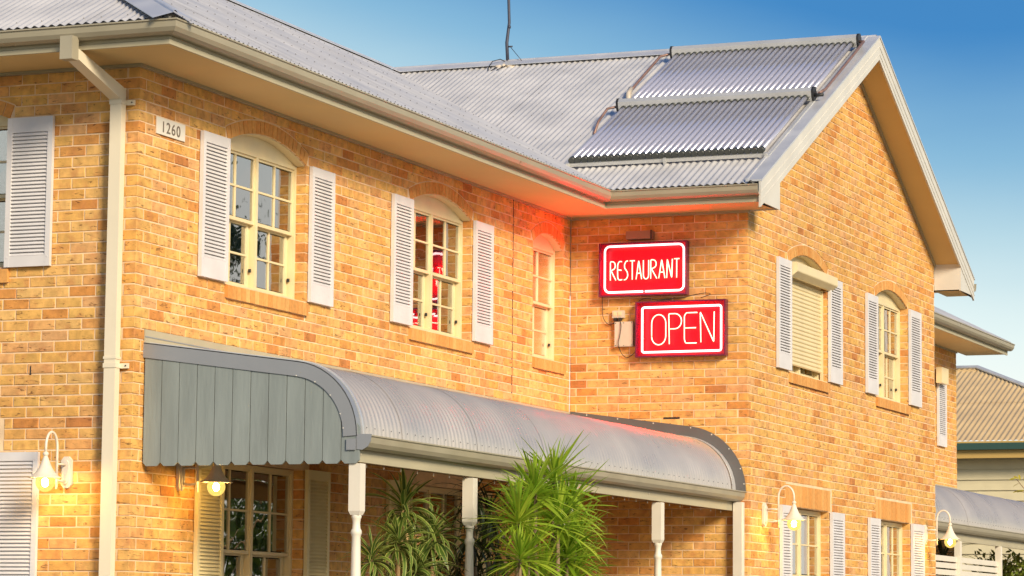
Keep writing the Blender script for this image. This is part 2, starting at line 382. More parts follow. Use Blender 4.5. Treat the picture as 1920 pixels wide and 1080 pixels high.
def holes_of(op):
    """rectangles cut out of the brick courses"""
    hs = [(op['u0'], op['u1'], op['z0'], op['z1'])]
    hs.append((op['u0'], op['u1']+.03, op['z0']-.122, op['z0']+.001))
    if op['kind'] == 'soldier': hs.append((op['u0']-.12, op['u1']+.12, op['z1']-.001, op['z1']+.24))
    return hs

def wall_bricks(mb, P, ua, ub, k0, k1, phase, ops, ztop=None, first=None, flip=False, singles=None, skipzone=None):
    """running bond; bricks go to mb (joined) or to the list singles as (poly) rectangles"""
    for k in range(k0, k1):
        zt = Z0 - k*CH - .005; zb = zt - .076
        off = phase + (.12 if (k % 2) else 0)
        us = ua; j0 = math.floor((ua-off)/BL)
        j = j0
        while off + j*BL < ub:
            a = off + j*BL + .005; b = a + .23; j += 1
            a = max(a, ua); b = min(b, ub)
            if b-a < .03: continue
            for op in ops:
                for h in holes_of(op)[:1]:
                    if h[2] < zt-.01 and h[3] > zb+.01:
                        if 0 < h[0]-b < .035: b = h[0]
                        if 0 < a-h[1] < .035: a = h[1]
            # split at the edges of the holes
            cuts = [a, b]
            live = []
            for op in ops:
                for h in holes_of(op):
                    if h[0] < b-.004 and h[1] > a+.004 and h[2] < zt-.004 and h[3] > zb+.004:
                        live.append(h)
                        for e in (h[0], h[1]):
                            if a+.002 < e < b-.002: cuts.append(e)
            cuts = sorted(cuts)
            for c0, c1 in zip(cuts[:-1], cuts[1:]):
                if c1-c0 < .018: continue
                lo, hi = zb, zt; mid = (c0+c1)/2; ok = True
                for h in live:
                    if h[0]-.001 <= mid <= h[1]+.001:
                        if h[2] <= lo+.008 and h[3] >= hi-.008: ok = False
                        elif h[3] >= hi-.008: hi = h[2]-.006
                        elif h[2] <= lo+.008: lo = h[3]+.006
                if not ok or hi-lo < .02: continue
                if skipzone and skipzone(c0, c1, lo, hi): continue
                poly = [(c0, lo), (c1, lo), (c1, hi), (c0, hi)]; rect = True
                # arch ring clipping
                for op in ops:
                    if op['kind'] != 'arch': continue
                    Rr, cu, cz, hw = arc(op); Re = Rr+.114; ang = math.asin(hw/Rr); he = Re*math.sin(ang)
                    if c1 < cu-he or c0 > cu+he or hi < op['z1']+.02 or lo > cz+Re+.01: continue
                    def bot(u):
                        q = abs(u-cu)
                        if q > he: return -9
                        return cz+math.sqrt(Re*Re-q*q)+.008
                    N = 12; pts = []
                    for i in range(N+1):
                        u = c0+(c1-c0)*i/N; bz = max(lo, bot(u))
                        if bz < hi-.004: pts.append((u, bz))
                    if len(pts) < 2: poly = None; break
                    if max(p[1] for p in pts) > lo+.002 or len(pts) < N+1:
                        rect = False; poly = pts + [(pts[-1][0], hi), (pts[0][0], hi)]
                if poly is None: continue
                if ztop:
                    N = 6; pts = []
                    for i in range(N+1):
                        u = c0+(c1-c0)*i/N; tz = min(hi, ztop(u))
                        if tz > lo+.006: pts.append((u, tz))
                    if len(pts) < 2: continue
                    if min(p[1] for p in pts) < hi-.002 or len(pts) < N+1:
                        rect = False; poly = [(pts[0][0], lo), (pts[-1][0], lo)] + pts[::-1]
                pr = random.uniform(-.0025, .002)
                a_ = random.random()
                if singles is not None and rect and not skipzone:
                    singles.append((P, c0, c1, lo, hi, pr)); continue
                if rect:
                    rect_brick(mb, P, c0, c1, lo, hi, pr, a_)
                else:
                    mb.prism(poly, P, -.10, pr, a_)

def rect_brick(mb, P, c0, c1, lo, hi, pr, a_):
    j = lambda s=.0015: random.uniform(-s, s)
    o = [(c0+j(), lo+j()), (c1+j(), lo+j()), (c1+j(), hi+j()), (c0+j(), hi+j())]
    e = .004
    i_ = [(c0+e, lo+e), (c1-e, lo+e), (c1-e, hi-e), (c0+e, hi-e)]
    vs = [P(u, z, -.10) for u, z in o] + [P(u, z, pr-.004) for u, z in o] + [P(u, z, pr+j(.002)) for u, z in i_]
    fs = [(0, 1, 5, 4), (1, 2, 6, 5), (2, 3, 7, 6), (3, 0, 4, 7), (4, 5, 9, 8), (5, 6, 10, 9), (6, 7, 11, 10), (7, 4, 8, 11), (8, 9, 10, 11), (3, 2, 1, 0)]
    mb.add(vs, fs, a_)

def mortar(P, ua, ub, zlo, zhi, ops, ztop=None, thick=.23):
    mb = MB(); D0 = -.0055
    ed = {ua, ub}
    for op in ops:
        ed |= {op['u0'], op['u1']}
        if op['kind'] == 'arch':
            for i in range(1, 16): ed.add(op['u0']+(op['u1']-op['u0'])*i/16)
    if ztop:
        n = 40
        for i in range(1, n): ed.add(ua+(ub-ua)*i/n)
        if ua < YR < ub: ed.add(YR)
    ed = sorted(ed)
    top = ztop if ztop else (lambda u: zhi)
    for a, b in zip(ed[:-1], ed[1:]):
        if b-a < 1e-4: continue
        mid = (a+b)/2
        segs = []; lo0 = lo1 = zlo
        here = sorted([op for op in ops if op['u0'] < mid < op['u1']], key=lambda o: o['z0'])
        for op in here:
            segs.append((lo0, lo1, op['z0'], op['z0']))
            if op['kind'] == 'arch':
                Rr, cu, cz, hw = arc(op); f = lambda u: cz+math.sqrt(max(0, Rr*Rr-(u-cu)**2))
                lo0, lo1 = f(a), f(b)
            else: lo0 = lo1 = op['z1']
        segs.append((lo0, lo1, top(a), top(b)))
        for (l0, l1, h0, h1) in segs:
            p = [(a, l0), (b, l1), (b, h1), (a, h0)]
            for D in (D0, -thick):
                mb.add([P(u, z, D) for u, z in p], [(0, 1, 2, 3)])
            mb.add([P(a, l0, D0), P(b, l1, D0), P(b, l1, -thick), P(a, l0, -thick)], [(0, 1, 2, 3)])
            mb.add([P(a, h0, D0), P(b, h1, D0), P(b, h1, -thick), P(a, h0, -thick)], [(0, 1, 2, 3)])
    for op in ops:
        for u in (op['u0']-.003, op['u1']+.003):
            mb.add([P(u, op['z0'], D0), P(u, op['z1'], D0), P(u, op['z1'], -thick), P(u, op['z0'], -thick)], [(0, 1, 2, 3)])
    for u in (ua, ub):
        mb.add([P(u, zlo, D0), P(u, top(u), D0), P(u, top(u), -thick), P(u, zlo, -thick)], [(0, 1, 2, 3)])
    return mb

# ---------------------------------------------------------------- ground
def sheet(name, x0, x1, y0, y1, z, mt):
    mb = MB(); mb.add([(x0, y0, z), (x1, y0, z), (x1, y1, z), (x0, y1, z)], [(0, 1, 2, 3)])
    o = mb.build(name, mt, recalc=False); return struct(o)
sheet('ground', -800, 800, -800, 900, -.12, M['grass'])
mb = MB(); mb.box(-30, 9.5, -16, 60, -.119, 0); struct(mb.build('pavement', M['concrete']))
mb = MB(); mb.box(.02, 2.4, .1, LB-.02, .001, .09); mb.build('added_verandah_floor', mat('added dark paving', (.08, .065, .05), .8, var=.2), None)['kind'] = 'structure'  # unseen floor, added dark to cut bounced light under the verandah
mb = MB(); mb.box(2.4, 4.2, -1, LB, .001, .05); mb.build('added_garden_bed', mat('added dark mulch', (.10, .07, .045), .95, var=.4, vscale=14, bump=1), None)['kind'] = 'structure'  # unseen bed, added so that less light bounces up to the wall
sheet('road', 9.9, 16.9, -200, 300, -.112, M['asphalt'])
mb = MB(); mb.box(9.5, 9.9, -200, 300, -.118, .02); struct(mb.build('kerb', M['concrete']))

# ---------------------------------------------------------------- the building
B = empty('brick_building', (0, 0, 0), 'two storey tan brick building with grey corrugated roof and white shuttered windows', 'building')

W1 = arch_op(1.50, 2.985); W2 = arch_op(5.215, 6.70); W3 = arch_op(8.34, 9.20, rise=.13)
W4 = arch_op(10.865, 12.345); W5 = arch_op(14.40, 15.89)
L1 = flat_op(1.50, 3.03); L2 = flat_op(5.215, 6.745); L4 = flat_op(10.865, 12.395); L5 = flat_op(14.50, 15.95)
for o_ in (L1, L2, L4, L5): o_['kind'] = 'soldier'
W0 = arch_op(-2.69, -1.175); L0 = flat_op(-2.80, -1.27); L0['kind'] = 'soldier'
LE = dict(u0=18.4, u1=19.9, z0=1.46, z1=2.6, kind='flat')

zg = lambda y: ZE + SL*(HS+.02-abs(y-YR)) - .205      # gable brick line
wa = mortar(PA, -8.0, -.009, -.1, ZS, [W0, L0]).build('wall', M['mortar'], B)
wb = mortar(PB, .009, LB, -.1, ZS, [W1, W2, W3, L1, L2]).build('wall', M['mortar'], B)
wc = mortar(PC, 0, WC-.009, -.1, ZS, []).build('wall', M['mortar'], B)
wd = mortar(PD, LB+.009, DEND, -.1, 99, [W4, W5, L4, L5], ztop=zg).build('wall', M['mortar'], B)
we = mortar(PE, DEND, 25.63, -.1, ZS, []).build('wall', M['mortar'], B)
for w_, t_ in ((wa, 'front wall beside the downpipe'), (wb, 'long wall above the curved verandah roof'), (wc, 'short wall carrying the neon signs'),
               (wd, 'gable wall'), (we, 'set back wall past the gable')): w_['label'] = t_

bw = MB()
singles = []
# front wall A: courses alternate so that the corner is bonded
for k in range(-1, 52):
    random.seed(1000+k)
    even = (k % 2 == 0)
    # on even courses the stretcher of wall A runs through to the corner, on odd ones it is wall B's
    wall_bricks(bw, PA, -1.45, -.001 if even else -.120, k, k+1, .005, [W0, L0], singles=singles)
    wall_bricks(bw, PB, .120 if even else .001, LB-.004, k, k+1, .115, [W1, W2, W3, L1, L2])
# remainder of wall A beyond the frame
for k in range(-1, 68):
    random.seed(2000+k)
    wall_bricks(bw, PA, -8, -1.46, k, k+1, .005, [W0, L0])
    if k >= 52:
        even = (k % 2 == 0)
        wall_bricks(bw, PA, -1.45, -.001 if even else -.12, k, k+1, .005, [W0, L0])
        wall_bricks(bw, PB, .120 if even else .001, LB-.004, k, k+1, .115, [W1, W2, W3, L1, L2])
    even = (k % 2 == 0)
    wall_bricks(bw, PC, .006, WC-(.001 if even else .12), k, k+1, WC+.005, [])
    wall_bricks(bw, PD, LB+(.12 if even else .001), DEND-.004, k, k+1, LB+.115, [W4, W5, L4, L5])
    wall_bricks(bw, PE, DEND+.004, 25.63, k, k+1, DEND, [])
for k in range(-31, -1):
    wall_bricks(bw, PD, LB+.001, DEND-.004, k, k+1, LB+.115, [W4, W5], ztop=zg)
# single bricks: the ones that show largest (wall A in view)
singles.sort(key=lambda t: -t[4])
meshcache = {}
cnt = 0
for (P, c0, c1, lo, hi, pr) in singles:
    if cnt >= 300 or hi < 1.85:
        rect_brick(bw, P, c0, c1, lo, hi, pr, random.random()); continue
    key = (round(c1-c0, 2), round(hi-lo, 2), cnt % 6)
    w, h = c1-c0, hi-lo
    if key not in meshcache:
        t = MB(); rect_brick(t, PA, -w/2, w/2, -h/2, h/2, 0, 0)
        o = t.build('brick', M['brick1'], wa); meshcache[key] = o.data
        o.location = ((c0+c1)/2, -pr, (lo+hi)/2); cnt += 1; continue
    inst(meshcache[key], wa, Matrix.Translation(((c0+c1)/2, -pr, (lo+hi)/2)), 'brick'); cnt += 1
ob = bw.build('brickwork', M['brick'], B, attr='rnd', recalc=False); ob['kind'] = 'stuff'

# expansion joint on the long wall
t = MB(); t.box(-.012, .0015, 7.783, 7.793, 3.9, 5.95); t.build('expansion_joint', M['dark'], B)
# dark bed joint under the eaves, timber quad at the top of the walls
for q_ in ((-8, 0, -.022, .0), (0, .022, -.022, LB-.022), (0.022, WC+.02, LB-.022, LB), (.2, .222, DEND, 25.63)):
    t = MB(); t.box(*q_, ZS-.024, ZS-.001); t.build('soffit_moulding', M['fascia'], B)

# ---------------------------------------------------------------- windows
def P_local(P): return P
def smooth_brick(P, pts, d0, d1, parent, name):
    t = MB(); t.prism(pts, P, d0, d1); return t.build(name, M['sbrick1'], parent)

def make_window(P, op, glassm='glass', curtain=0, full=True, lab=None, onebay=False, sill=True, rows=2):
    u0, u1, z0, z1 = op['u0'], op['u1'], op['z0'], op['z1']
    D = -.118; arch = op['kind'] == 'arch'
    f = MB()
    fw_ = .030
    zt = z1-.008
    f.boxP(P, u0, u0+fw_, z0, zt, D-.07, D+.022); f.boxP(P, u1-fw_, u1, z0, zt, D-.07, D+.022)
    f.boxP(P, u0+fw_, u1-fw_, zt-fw_, zt, D-.07, D+.02); f.boxP(P, u0+fw_, u1-fw_, z0, z0+.03, D-.07, D+.03)
    bays = [(u0+fw_, u1-fw_)] if onebay else None
    if not onebay:
        cu = (u0+u1)/2
        f.boxP(P, cu-.021, cu+.021, z0+.03, zt-fw_, D-.07, D+.018)
        bays = [(u0+fw_, cu-.021), (cu+.021, u1-fw_)]
    win = f.build('window', M['cream'], B)
    if lab: win['label'] = lab
    zmid = z0+.03 + (zt-fw_-z0-.03)*.5
    def sash(a, b, lo, hi, d, wst):
        s_ = MB(); r_ = .021
        s_.boxP(P, a, a+wst, lo, hi, d-.03, d); s_.boxP(P, b-wst, b, lo, hi, d-.03, d)
        s_.boxP(P, a+wst, b-wst, hi-r_, hi, d-.03, d); s_.boxP(P, a+wst, b-wst, lo, lo+r_+.008, d-.03, d+.004)
        pu = [a+wst, b-wst] if onebay and (b-a) < .5 else [a+wst, (a+b)/2, b-wst]
        pz = [lo+r_+.008 + (hi-r_-lo-r_-.008)*i/rows for i in range(rows+1)]
        for q in pu[1:-1]: s_.boxP(P, q-.0075, q+.0075, lo+r_, hi-r_, d-.02, d-.002)
        for q in pz[1:-1]: s_.boxP(P, a+wst, b-wst, q-.0085, q+.0085, d-.019, d-.001)
        so_ = s_.build('sash', M['cream'], win)
        for i in range(len(pu)-1):
            for j in range(rows):
                g = MB(); ti = random.uniform(-.0006, .0006)
                e0 = .009 if i else 0; e1 = .009 if i < len(pu)-2 else 0
                g.hexa([P(pu[i]+e0, pz[j]+.01, d-.014+ti), P(pu[i+1]-e1, pz[j]+.01, d-.014-ti), P(pu[i+1]-e1, pz[j]+.01, d-.018-ti), P(pu[i]+e0, pz[j]+.01, d-.018+ti),
                        P(pu[i]+e0, pz[j+1]-.01, d-.014-ti), P(pu[i+1]-e1, pz[j+1]-.01, d-.014+ti), P(pu[i+1]-e1, pz[j+1]-.01, d-.018+ti), P(pu[i]+e0, pz[j+1]-.01, d-.018-ti)])
                g.build('pane', M[glassm], win)
    for a, b in bays:
        sash(a, b, zmid-.018, zt-fw_, D+.004, .016)
        sash(a+.004, b-.03, z0+.03, zmid-.012, D-.034, .03)
        lk = MB(); lk.boxP(P, b-.026, b-.012, z0+.17, z0+.20, D-.03, D-.008); lk.build('latch', M['dark'], win)
        tr = MB(); tr.boxP(P, b-.03, b, z0+.03, zmid-.018, D-.06, D-.045); tr.build('track', M['cream'], win)
    if arch:
        Rr, cu, cz, hw = arc(op)
        N = 20; pts = []
        for i in range(N+1):
            u = u0+.001+(u1-u0-.002)*i/N; pts.append((u, max(z1-.006, cz+math.sqrt(max(0, Rr*Rr-(u-cu)**2))-.004)))
        poly = [(u0, z1-.008), (u1, z1-.008)] + pts[::-1]
        h = MB(); h.prism(poly, P, D-.03, D+.012); h.build('head_panel', M['cream'], win)
        # curved lining under the arch
        t = MB(); ang = math.asin(hw/Rr)
        for i in range(24):
            a0 = -ang+2*ang*i/24; a1 = -ang+2*ang*(i+1)/24
            q = lambda a, r: (cu+r*math.sin(a), cz+r*math.cos(a))
            t.prism([q(a0, Rr-.002), q(a1, Rr-.002), q(a1, Rr-.008), q(a0, Rr-.008)], P, D+.012, -.022)
        t.build('arch_lining', M['cream'], win)
        nb = max(9, round(2*ang*(Rr+.057)/.079)); st = 2*ang/nb; gp = .005/(Rr)
        for i in range(nb):
            a0 = -ang+st*i+gp; a1 = a0+st-2*gp
            pr = random.uniform(-.001, .003)
            smooth_brick(P, [q(a0, Rr), q(a1, Rr), q(a1, Rr+.110), q(a0, Rr+.110)], -.105, pr, win, 'arch_brick')
        m_ = MB(); n_ = 20
        for i in range(n_):
            a0 = -ang+2*ang*i/n_; a1 = -ang+2*ang*(i+1)/n_
            m_.prism([q(a0, Rr+.003), q(a1, Rr+.003), q(a1, Rr+.118), q(a0, Rr+.118)], P, -.1, -.007)
        m_.build('arch_mortar', M['mortar'], win)
    if op['kind'] == 'soldier' and full:
        a = u0-.115
        while a < u1+.06:
            smooth_brick(P, [(a, z1+.004), (a+.076, z1+.004), (a+.076, z1+.234), (a, z1+.234)], -.105, random.uniform(-.002, .002), win, 'soldier_brick'); a += .086
    if sill:
        a = u0+.002; tp = z0-.001
        while a < u1+.02:
            b = min(a+.076, u1+.03); pr = random.uniform(-.002, .002)
            s_ = MB(); o1 = .028+pr
            s_.hexa([P(a, tp-.085, D+.01), P(b, tp-.085, D+.01), P(b, tp-.125, o1), P(a, tp-.125, o1),
                     P(a, tp+.022, D+.01), P(b, tp+.022, D+.01), P(b, tp-.016, o1), P(a, tp-.016, o1)])
            s_.build('sill_brick', M['sbrick1'], win); a += .082
    # room and curtains behind the glass
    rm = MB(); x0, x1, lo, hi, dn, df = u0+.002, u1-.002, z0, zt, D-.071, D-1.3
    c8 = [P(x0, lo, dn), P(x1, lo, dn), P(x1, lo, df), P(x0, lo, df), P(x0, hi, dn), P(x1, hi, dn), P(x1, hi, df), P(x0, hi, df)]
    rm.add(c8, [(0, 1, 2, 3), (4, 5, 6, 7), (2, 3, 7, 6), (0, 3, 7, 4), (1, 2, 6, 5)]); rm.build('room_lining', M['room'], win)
    def cloth(a, b, dd, mt, amp=.012, wl_=.07):
        c_ = MB(); n_ = max(8, int((b-a)/.012)); vs = []
        for i in range(n_+1):
            u = a+(b-a)*i/n_; d = dd+amp*math.sin(2*PI*(u-a)/wl_)+.3*amp*math.sin(2*PI*(u-a)/wl_*2.3+1)
            vs += [P(u, lo+.01, d), P(u, hi-.01, d*1.0)]
        c_.add(vs, [(2*i, 2*i+2, 2*i+3, 2*i+1) for i in range(n_)], 0, True); c_.build('curtain', mt, win, recalc=False)
    if curtain == 1:
        cloth(u0+.03, u1-.42, D-.16, M['curtain'], .002, .3); cloth(u1-.40, u1-.02, D-.22, M['curtaind'], .02, .09)
    elif curtain == 2:
        cloth(u0+.45, u0+.62, D-.2, M['curtaind'], .015, .06); cloth(u1-.3, u1-.02, D-.2, M['curtaind'], .02, .08)
    elif curtain == 3:
        cloth(u1-.85, u1-.02, D-.15, M['curtain'], .015, .07); cloth(u0+.02, u0+.3, D-.15, M['curtain'], .015, .07)
    elif curtain == 4:
        cloth(u0+.03, u1-.03, D-.09, M['brickrefl'], .001, .3)  # added sheet painted like the brick wall reflected in the frosted glass
    return win

random.seed(3)
make_window(PA, W0, curtain=1, lab='arched window at the left edge')
make_window(PA, L0, curtain=2, full=False)
make_window(PB, W1, curtain=1, lab='arched window beside the house number')
make_window(PB, W2, curtain=2, lab='arched window in the middle of the long wall')
make_window(PB, W3, 'frost', curtain=4, onebay=True, lab='narrow arched window beside the neon signs')
make_window(PB, L1, curtain=2, full=False)
make_window(PB, L2, curtain=3, full=False)
make_window(PD, W4, curtain=0, lab='arched window behind the roller shutter')
make_window(PD, W5, curtain=2, lab='arched window right of the roller shutter')
make_window(PD, L4, curtain=2); make_window(PD, L5, curtain=3)

# shutters
slat_mesh = {}
slat_count = [0]
def make_shutter(P, u0, u1, z0, z1, parts=True, lab=None, top=.085, bot=.165, mk='shutter'):
    f = MB(); st = .045; d0, d1 = .006, .040
    f.boxP(P, u0, u0+st, z0, z1, d0, d1); f.boxP(P, u1-st, u1, z0, z1, d0, d1)
    f.boxP(P, u0+st, u1-st, z1-top, z1, d0, d1-.002); f.boxP(P, u0+st, u1-st, z0, z0+bot, d0, d1-.002)
    f.boxP(P, u0+st, u1-st, z0+bot, z1-top, d0, d0+.006)
    for zc in (z1-top+.01, z0+bot-.01):
        for uc in (u0+st*.5, u1-st*.5): f.boxP(P, uc-.006, uc+.006, zc-.006, zc+.006, d1, d1+.003)
    sh = f.build('shutter', M[mk], B)
    if lab: sh['label'] = lab
    n = round((z1-top-z0-bot)/.0305); ph = (z1-top-z0-bot)/n
    key = (P, round(u1-u0, 3), round(ph, 4))
    def one(mb, zc, uo=0):
        a, b = u0+st+uo, u1-st+uo
        mb.hexa([P(a, zc-.014, d1-.004), P(b, zc-.014, d1-.004), P(b, zc-.009, d1-.003), P(a, zc-.009, d1-.003),
                 P(a, zc+.009, d0+.010), P(b, zc+.009, d0+.010), P(b, zc+.014, d0+.013), P(a, zc+.014, d0+.013)])
    if parts and slat_count[0]+n <= 300:
        slat_count[0] += n; base = z0+bot+ph/2; pr = None
        for i in range(n):
            if pr is None:
                t = MB(); one(t, base); pr = t.build('slat', M[mk], sh)
            else: inst(pr.data, sh, Matrix.Translation((0, 0, ph*i)), 'slat')
    else:
        t = MB()
        for i in range(n): one(t, z0+bot+ph*(i+.5))
        o = t.build('slats', M[mk], sh); o['kind'] = 'stuff'
ZA, ZB_ = 5.583, 4.388
make_shutter(PA, -1.172, -.757, 4.38, 5.578, top=.12, bot=.085)
make_shutter(PB, 1.008, 1.475, ZB_, ZA); make_shutter(PB, 3.035, 3.49, ZB_, ZA)
make_shutter(PB, 4.772, 5.212, ZB_, ZA); make_shutter(PB, 6.725, 7.18, ZB_, ZA)
make_shutter(PA, -1.262, -.812, 1.45, 2.911, top=.07)
make_shutter(PB, 1.035, 1.49, 1.45, 2.914, mk='creamsh'); make_shutter(PB, 3.045, 3.49, 1.45, 2.924, mk='creamsh')
make_shutter(PB, 4.745, 5.21, 1.45, 2.924, False, mk='creamsh'); make_shutter(PB, 6.76, 7.2, 1.45, 2.924, False, mk='creamsh')
make_shutter(PD, 10.385, 10.862, ZB_, 5.585, False); make_shutter(PD, 12.36, 12.85, ZB_, 5.575, False)
make_shutter(PD, 13.92, 14.39, ZB_, 5.57, False); make_shutter(PD, 15.905, 16.43, ZB_, 5.575, False)
make_shutter(PD, 10.50, 10.862, 1.45, 2.924, False); make_shutter(PD, 12.415, 12.915, 1.45, 2.92, False)
make_shutter(PD, 14.0, 14.46, 1.45, 2.92, False); make_shutter(PD, 15.97, 16.52, 1.45, 2.92, False)
make_shutter(PE, 24.37, 24.86, 4.42, 5.58, False)
t = MB(); t.boxP(PE, 24.2, 24.62, 5.36, 5.60, .041, .13); t.build('shutter_box', M['cream'], B)
t = MB(); t.boxP(PE, 24.3, 24.6, 5.1, 5.36, .041, .06)

# roller shutter over W4
rs = MB(); u0, u1 = 10.872, 12.345
prof = [(.0, 5.425), (.03, 5.425), (.092, 5.475), (.097, 5.485), (.097, 5.572), (.09, 5.58), (.0, 5.585)]
n = len(prof)
rs.add([PD(u0, z, d) for d, z in prof]+[PD(u1+.10, z, d) for d, z in prof], [list(range(n)), list(range(2*n-1, n-1, -1))]+[(i, (i+1) % n, n+(i+1) % n, n+i) for i in range(n)])
ro = rs.build('roller_shutter', M['cream'], B)
for (a, b) in ((u0, u0+.03), (u1-.035, u1-.003)):
    t = MB(); t.boxP(PD, a, b, 4.39, 5.425, -.075, -.045); t.build('guide', M['cream'], ro)
z = 5.47; pr = None
while z > 4.50:
    if pr is None:
        t = MB(); zz = [(z, -.066), (z-.010, -.058), (z-.030, -.057), (z-.040, -.064), (z-.0445, -.070), (z, -.074)]
        t.add([PD(u0+.03, a, d) for a, d in zz]+[PD(u1-.035, a, d) for a, d in zz], [list(range(6)), list(range(11, 5, -1))]+[(i, (i+1) % 6, 6+(i+1) % 6, 6+i) for i in range(6)])
        pr = t.build('slat', M['cream'], ro); zf = z
    else: inst(pr.data, ro, Matrix.Translation((0, 0, z-zf)), 'slat')
    z -= .045

# ---------------------------------------------------------------- roofs
def corrug(name, parent, P0, eu, ev, L, v0f, v1f, mt, pitch=.076, amp=.0085, sheetw=.762, screws=None, vseg=1, flipn=False, phase=0, scr_step=.9):
    """sheets of corrugated steel; P0 origin, eu along the eave, ev up the slope"""
    P0 = Vector(P0); eu = Vector(eu); ev = Vector(ev).normalized(); nn = eu.cross(ev).normalized()
    if nn.z < 0: nn = -nn
    ns = math.ceil(L/sheetw)
    for k in range(ns):
        a, b = k*sheetw, min(L, (k+1)*sheetw)
        nseg = max(2, round((b-a)/pitch*8)); t = MB(); vs = []; ok = []
        lift = .0015*(k % 2) + random.uniform(0, .001)
        for i in range(nseg+1):
            u = a+(b-a)*i/nseg; h = amp*math.cos(2*PI*(u/pitch)+phase)+lift
            lo, hi = v0f(u), v1f(u)
            ok.append(hi > lo+.004)
            hi = max(hi, lo)
            for j in range(vseg+1):
                v = lo+(hi-lo)*j/vseg; vs.append(P0+eu*u+ev*v+nn*h)
        fs = []
        for i in range(nseg):
            if ok[i] or ok[i+1]:
                for j in range(vseg):
                    q = i*(vseg+1)+j; fs.append((q, q+vseg+1, q+vseg+2, q+1))
        if not fs: continue
        t.add(vs, fs, 0, True); t.build('roof_sheet', mt, parent, recalc=False)
    if screws is not None:
        i = 0; u = pitch
        while u < L:
            lo, hi = v0f(u), v1f(u); v = .12
            row = 0
            while v < hi-.05:
                if v > lo+.03:
                    c = P0+eu*u+ev*(v+random.uniform(-.012, .012))+nn*(amp+.002); r = .0085
                    screws.add([c+eu*r, c+ev*r, c-eu*r, c-ev*r, c+nn*.009], [(0, 1, 4), (1, 2, 4), (2, 3, 4), (3, 0, 4)])
                v += scr_step; row += 1
            u += pitch*(2 if (i % 2) else 3); i += 1

cs = 1/math.sqrt(1+SL*SL); K = 1/cs          # slope length per horizontal metre
roof = MB(); roof.box(-7.0, -1.2, 3.9, 4.1, 6.2, 6.4)
roof = roof.build('roof', M['flash'], B)
scr = MB()
# plane B (over the long wall), eave x=.70
corrug('r', roof, (.70, -.75, ZE), (0, 1, 0), (-1, 0, SL), YR+.75, lambda u: max(0, (u-.75-8.70))*K, lambda u: min(4.6, max(0, u))*K, M['roof'], screws=scr)
# plane A (over the front wall), eave y=-.75
corrug('r', roof, (.70, -.75, ZE), (-1, 0, 0), (0, 1, SL), 9.2, lambda u: 0, lambda u: min(4.6, u, 9.2-u)*K, M['roof'], screws=scr)
# plane C (over the signs), eave y=8.73
corrug('r', roof, (2.30, 8.73, ZE), (-1, 0, 0), (0, 1, SL), 6.2, lambda u: max(0, u-1.6)*K, lambda u: 4.6*K, M['roof'], screws=scr)
# far plane of the gable
corrug('r', roof, (2.30, 17.93, ZE), (-1, 0, 0), (0, -1, SL), 6.2, lambda u: 0, lambda u: 4.6*K, M['roof'])
# plane E, eave x=.92
corrug('r', roof, (.92, 17.3, ZE), (0, 1, 0), (-1, 0, SL), 9.0, lambda u: 0, lambda u: min(4.6, max(0, 9.0-u))*K, M['roof'])
corrug('r', roof, (-8.5, -.75, ZE), (0, 1, 0), (1, 0, SL), 27, lambda u: 0, lambda u: min(4.6, u)*K, M['flash'], pitch=.6, sheetw=6)
so2 = scr.build('screws', M['screw'], roof, recalc=False); so2['kind'] = 'stuff'
# ridge, hip and barge cappings
def capping(a, b, w=.16, rise=.05, name='ridge_cap', mt=None, dz=.012, slope=SL):
    a = Vector(a)+Vector((0, 0, dz)); b = Vector(b)+Vector((0, 0, dz)); d = (b-a); h = Vector((d.y, -d.x, 0)).normalized()
    pr = [(-w, -w*slope), (-w, -w*slope+.006), (-.02, -.002), (-.012, .012), (0, .018), (.012, .012), (.02, -.002), (w, -w*slope+.006), (w, -w*slope)]
    t = MB(); n = len(pr)
    t.add([a+h*x+Vector((0, 0, z)) for x, z in pr]+[b+h*x+Vector((0, 0, z)) for x, z in pr],
          [(i, (i+1) % n, n+(i+1) % n, n+i) for i in range(n-1)])
    return t.build(name, mt or M['flash'], roof)
ZR = ZE+4.6*SL
capping((-3.9, 3.85, ZR+.015), (-3.9, 13.3, ZR+.015)); capping((2.31, YR, ZR+.015), (-3.9, YR, ZR+.015))
capping((.72, -.77, ZE+.015), (-3.9, 3.85, ZR+.015), w=.17, name='hip_cap', slope=.36)
t = MB(); a = Vector((.72, 8.72, ZE-.03)); b = Vector((-3.88, 13.32, ZR-.03))
for s_ in (-1, 1):
    o_ = Vector((.10*s_, .10*s_, .03)); t.add([a, b, b+o_, a+o_], [(0, 1, 2, 3)])
t.build('valley_gutter', M['flash'], roof, recalc=False)

# gutters, fascia, soffit
def sweep(path, prof, name, mt, parent, caps=True):
    """path of (x,y); profile of (d outward to the right of the path, z)"""
    n = len(prof); t = MB(); vs = []
    pts = [Vector((x, y)) for x, y in path]
    for i, p in enumerate(pts):
        dirs = []
        if i > 0: dirs.append((p-pts[i-1]).normalized())
        if i < len(pts)-1: dirs.append((pts[i+1]-p).normalized())
        nn = [Vector((d.y, -d.x)) for d in dirs]
        if len(nn) == 2: mi = (nn[0]+nn[1]).normalized(); mi /= mi.dot(nn[0])
        else: mi = nn[0]
        for d, z in prof: vs.append((p.x+mi.x*d, p.y+mi.y*d, z))
    fs = [(i*n+j, i*n+(j+1) % n, (i+1)*n+(j+1) % n, (i+1)*n+j) for i in range(len(pts)-1) for j in range(n)]
    if caps: fs += [list(range(n)), list(range(len(vs)-1, len(vs)-n-1, -1))]
    t.add(vs, fs); return t.build(name, mt, parent)
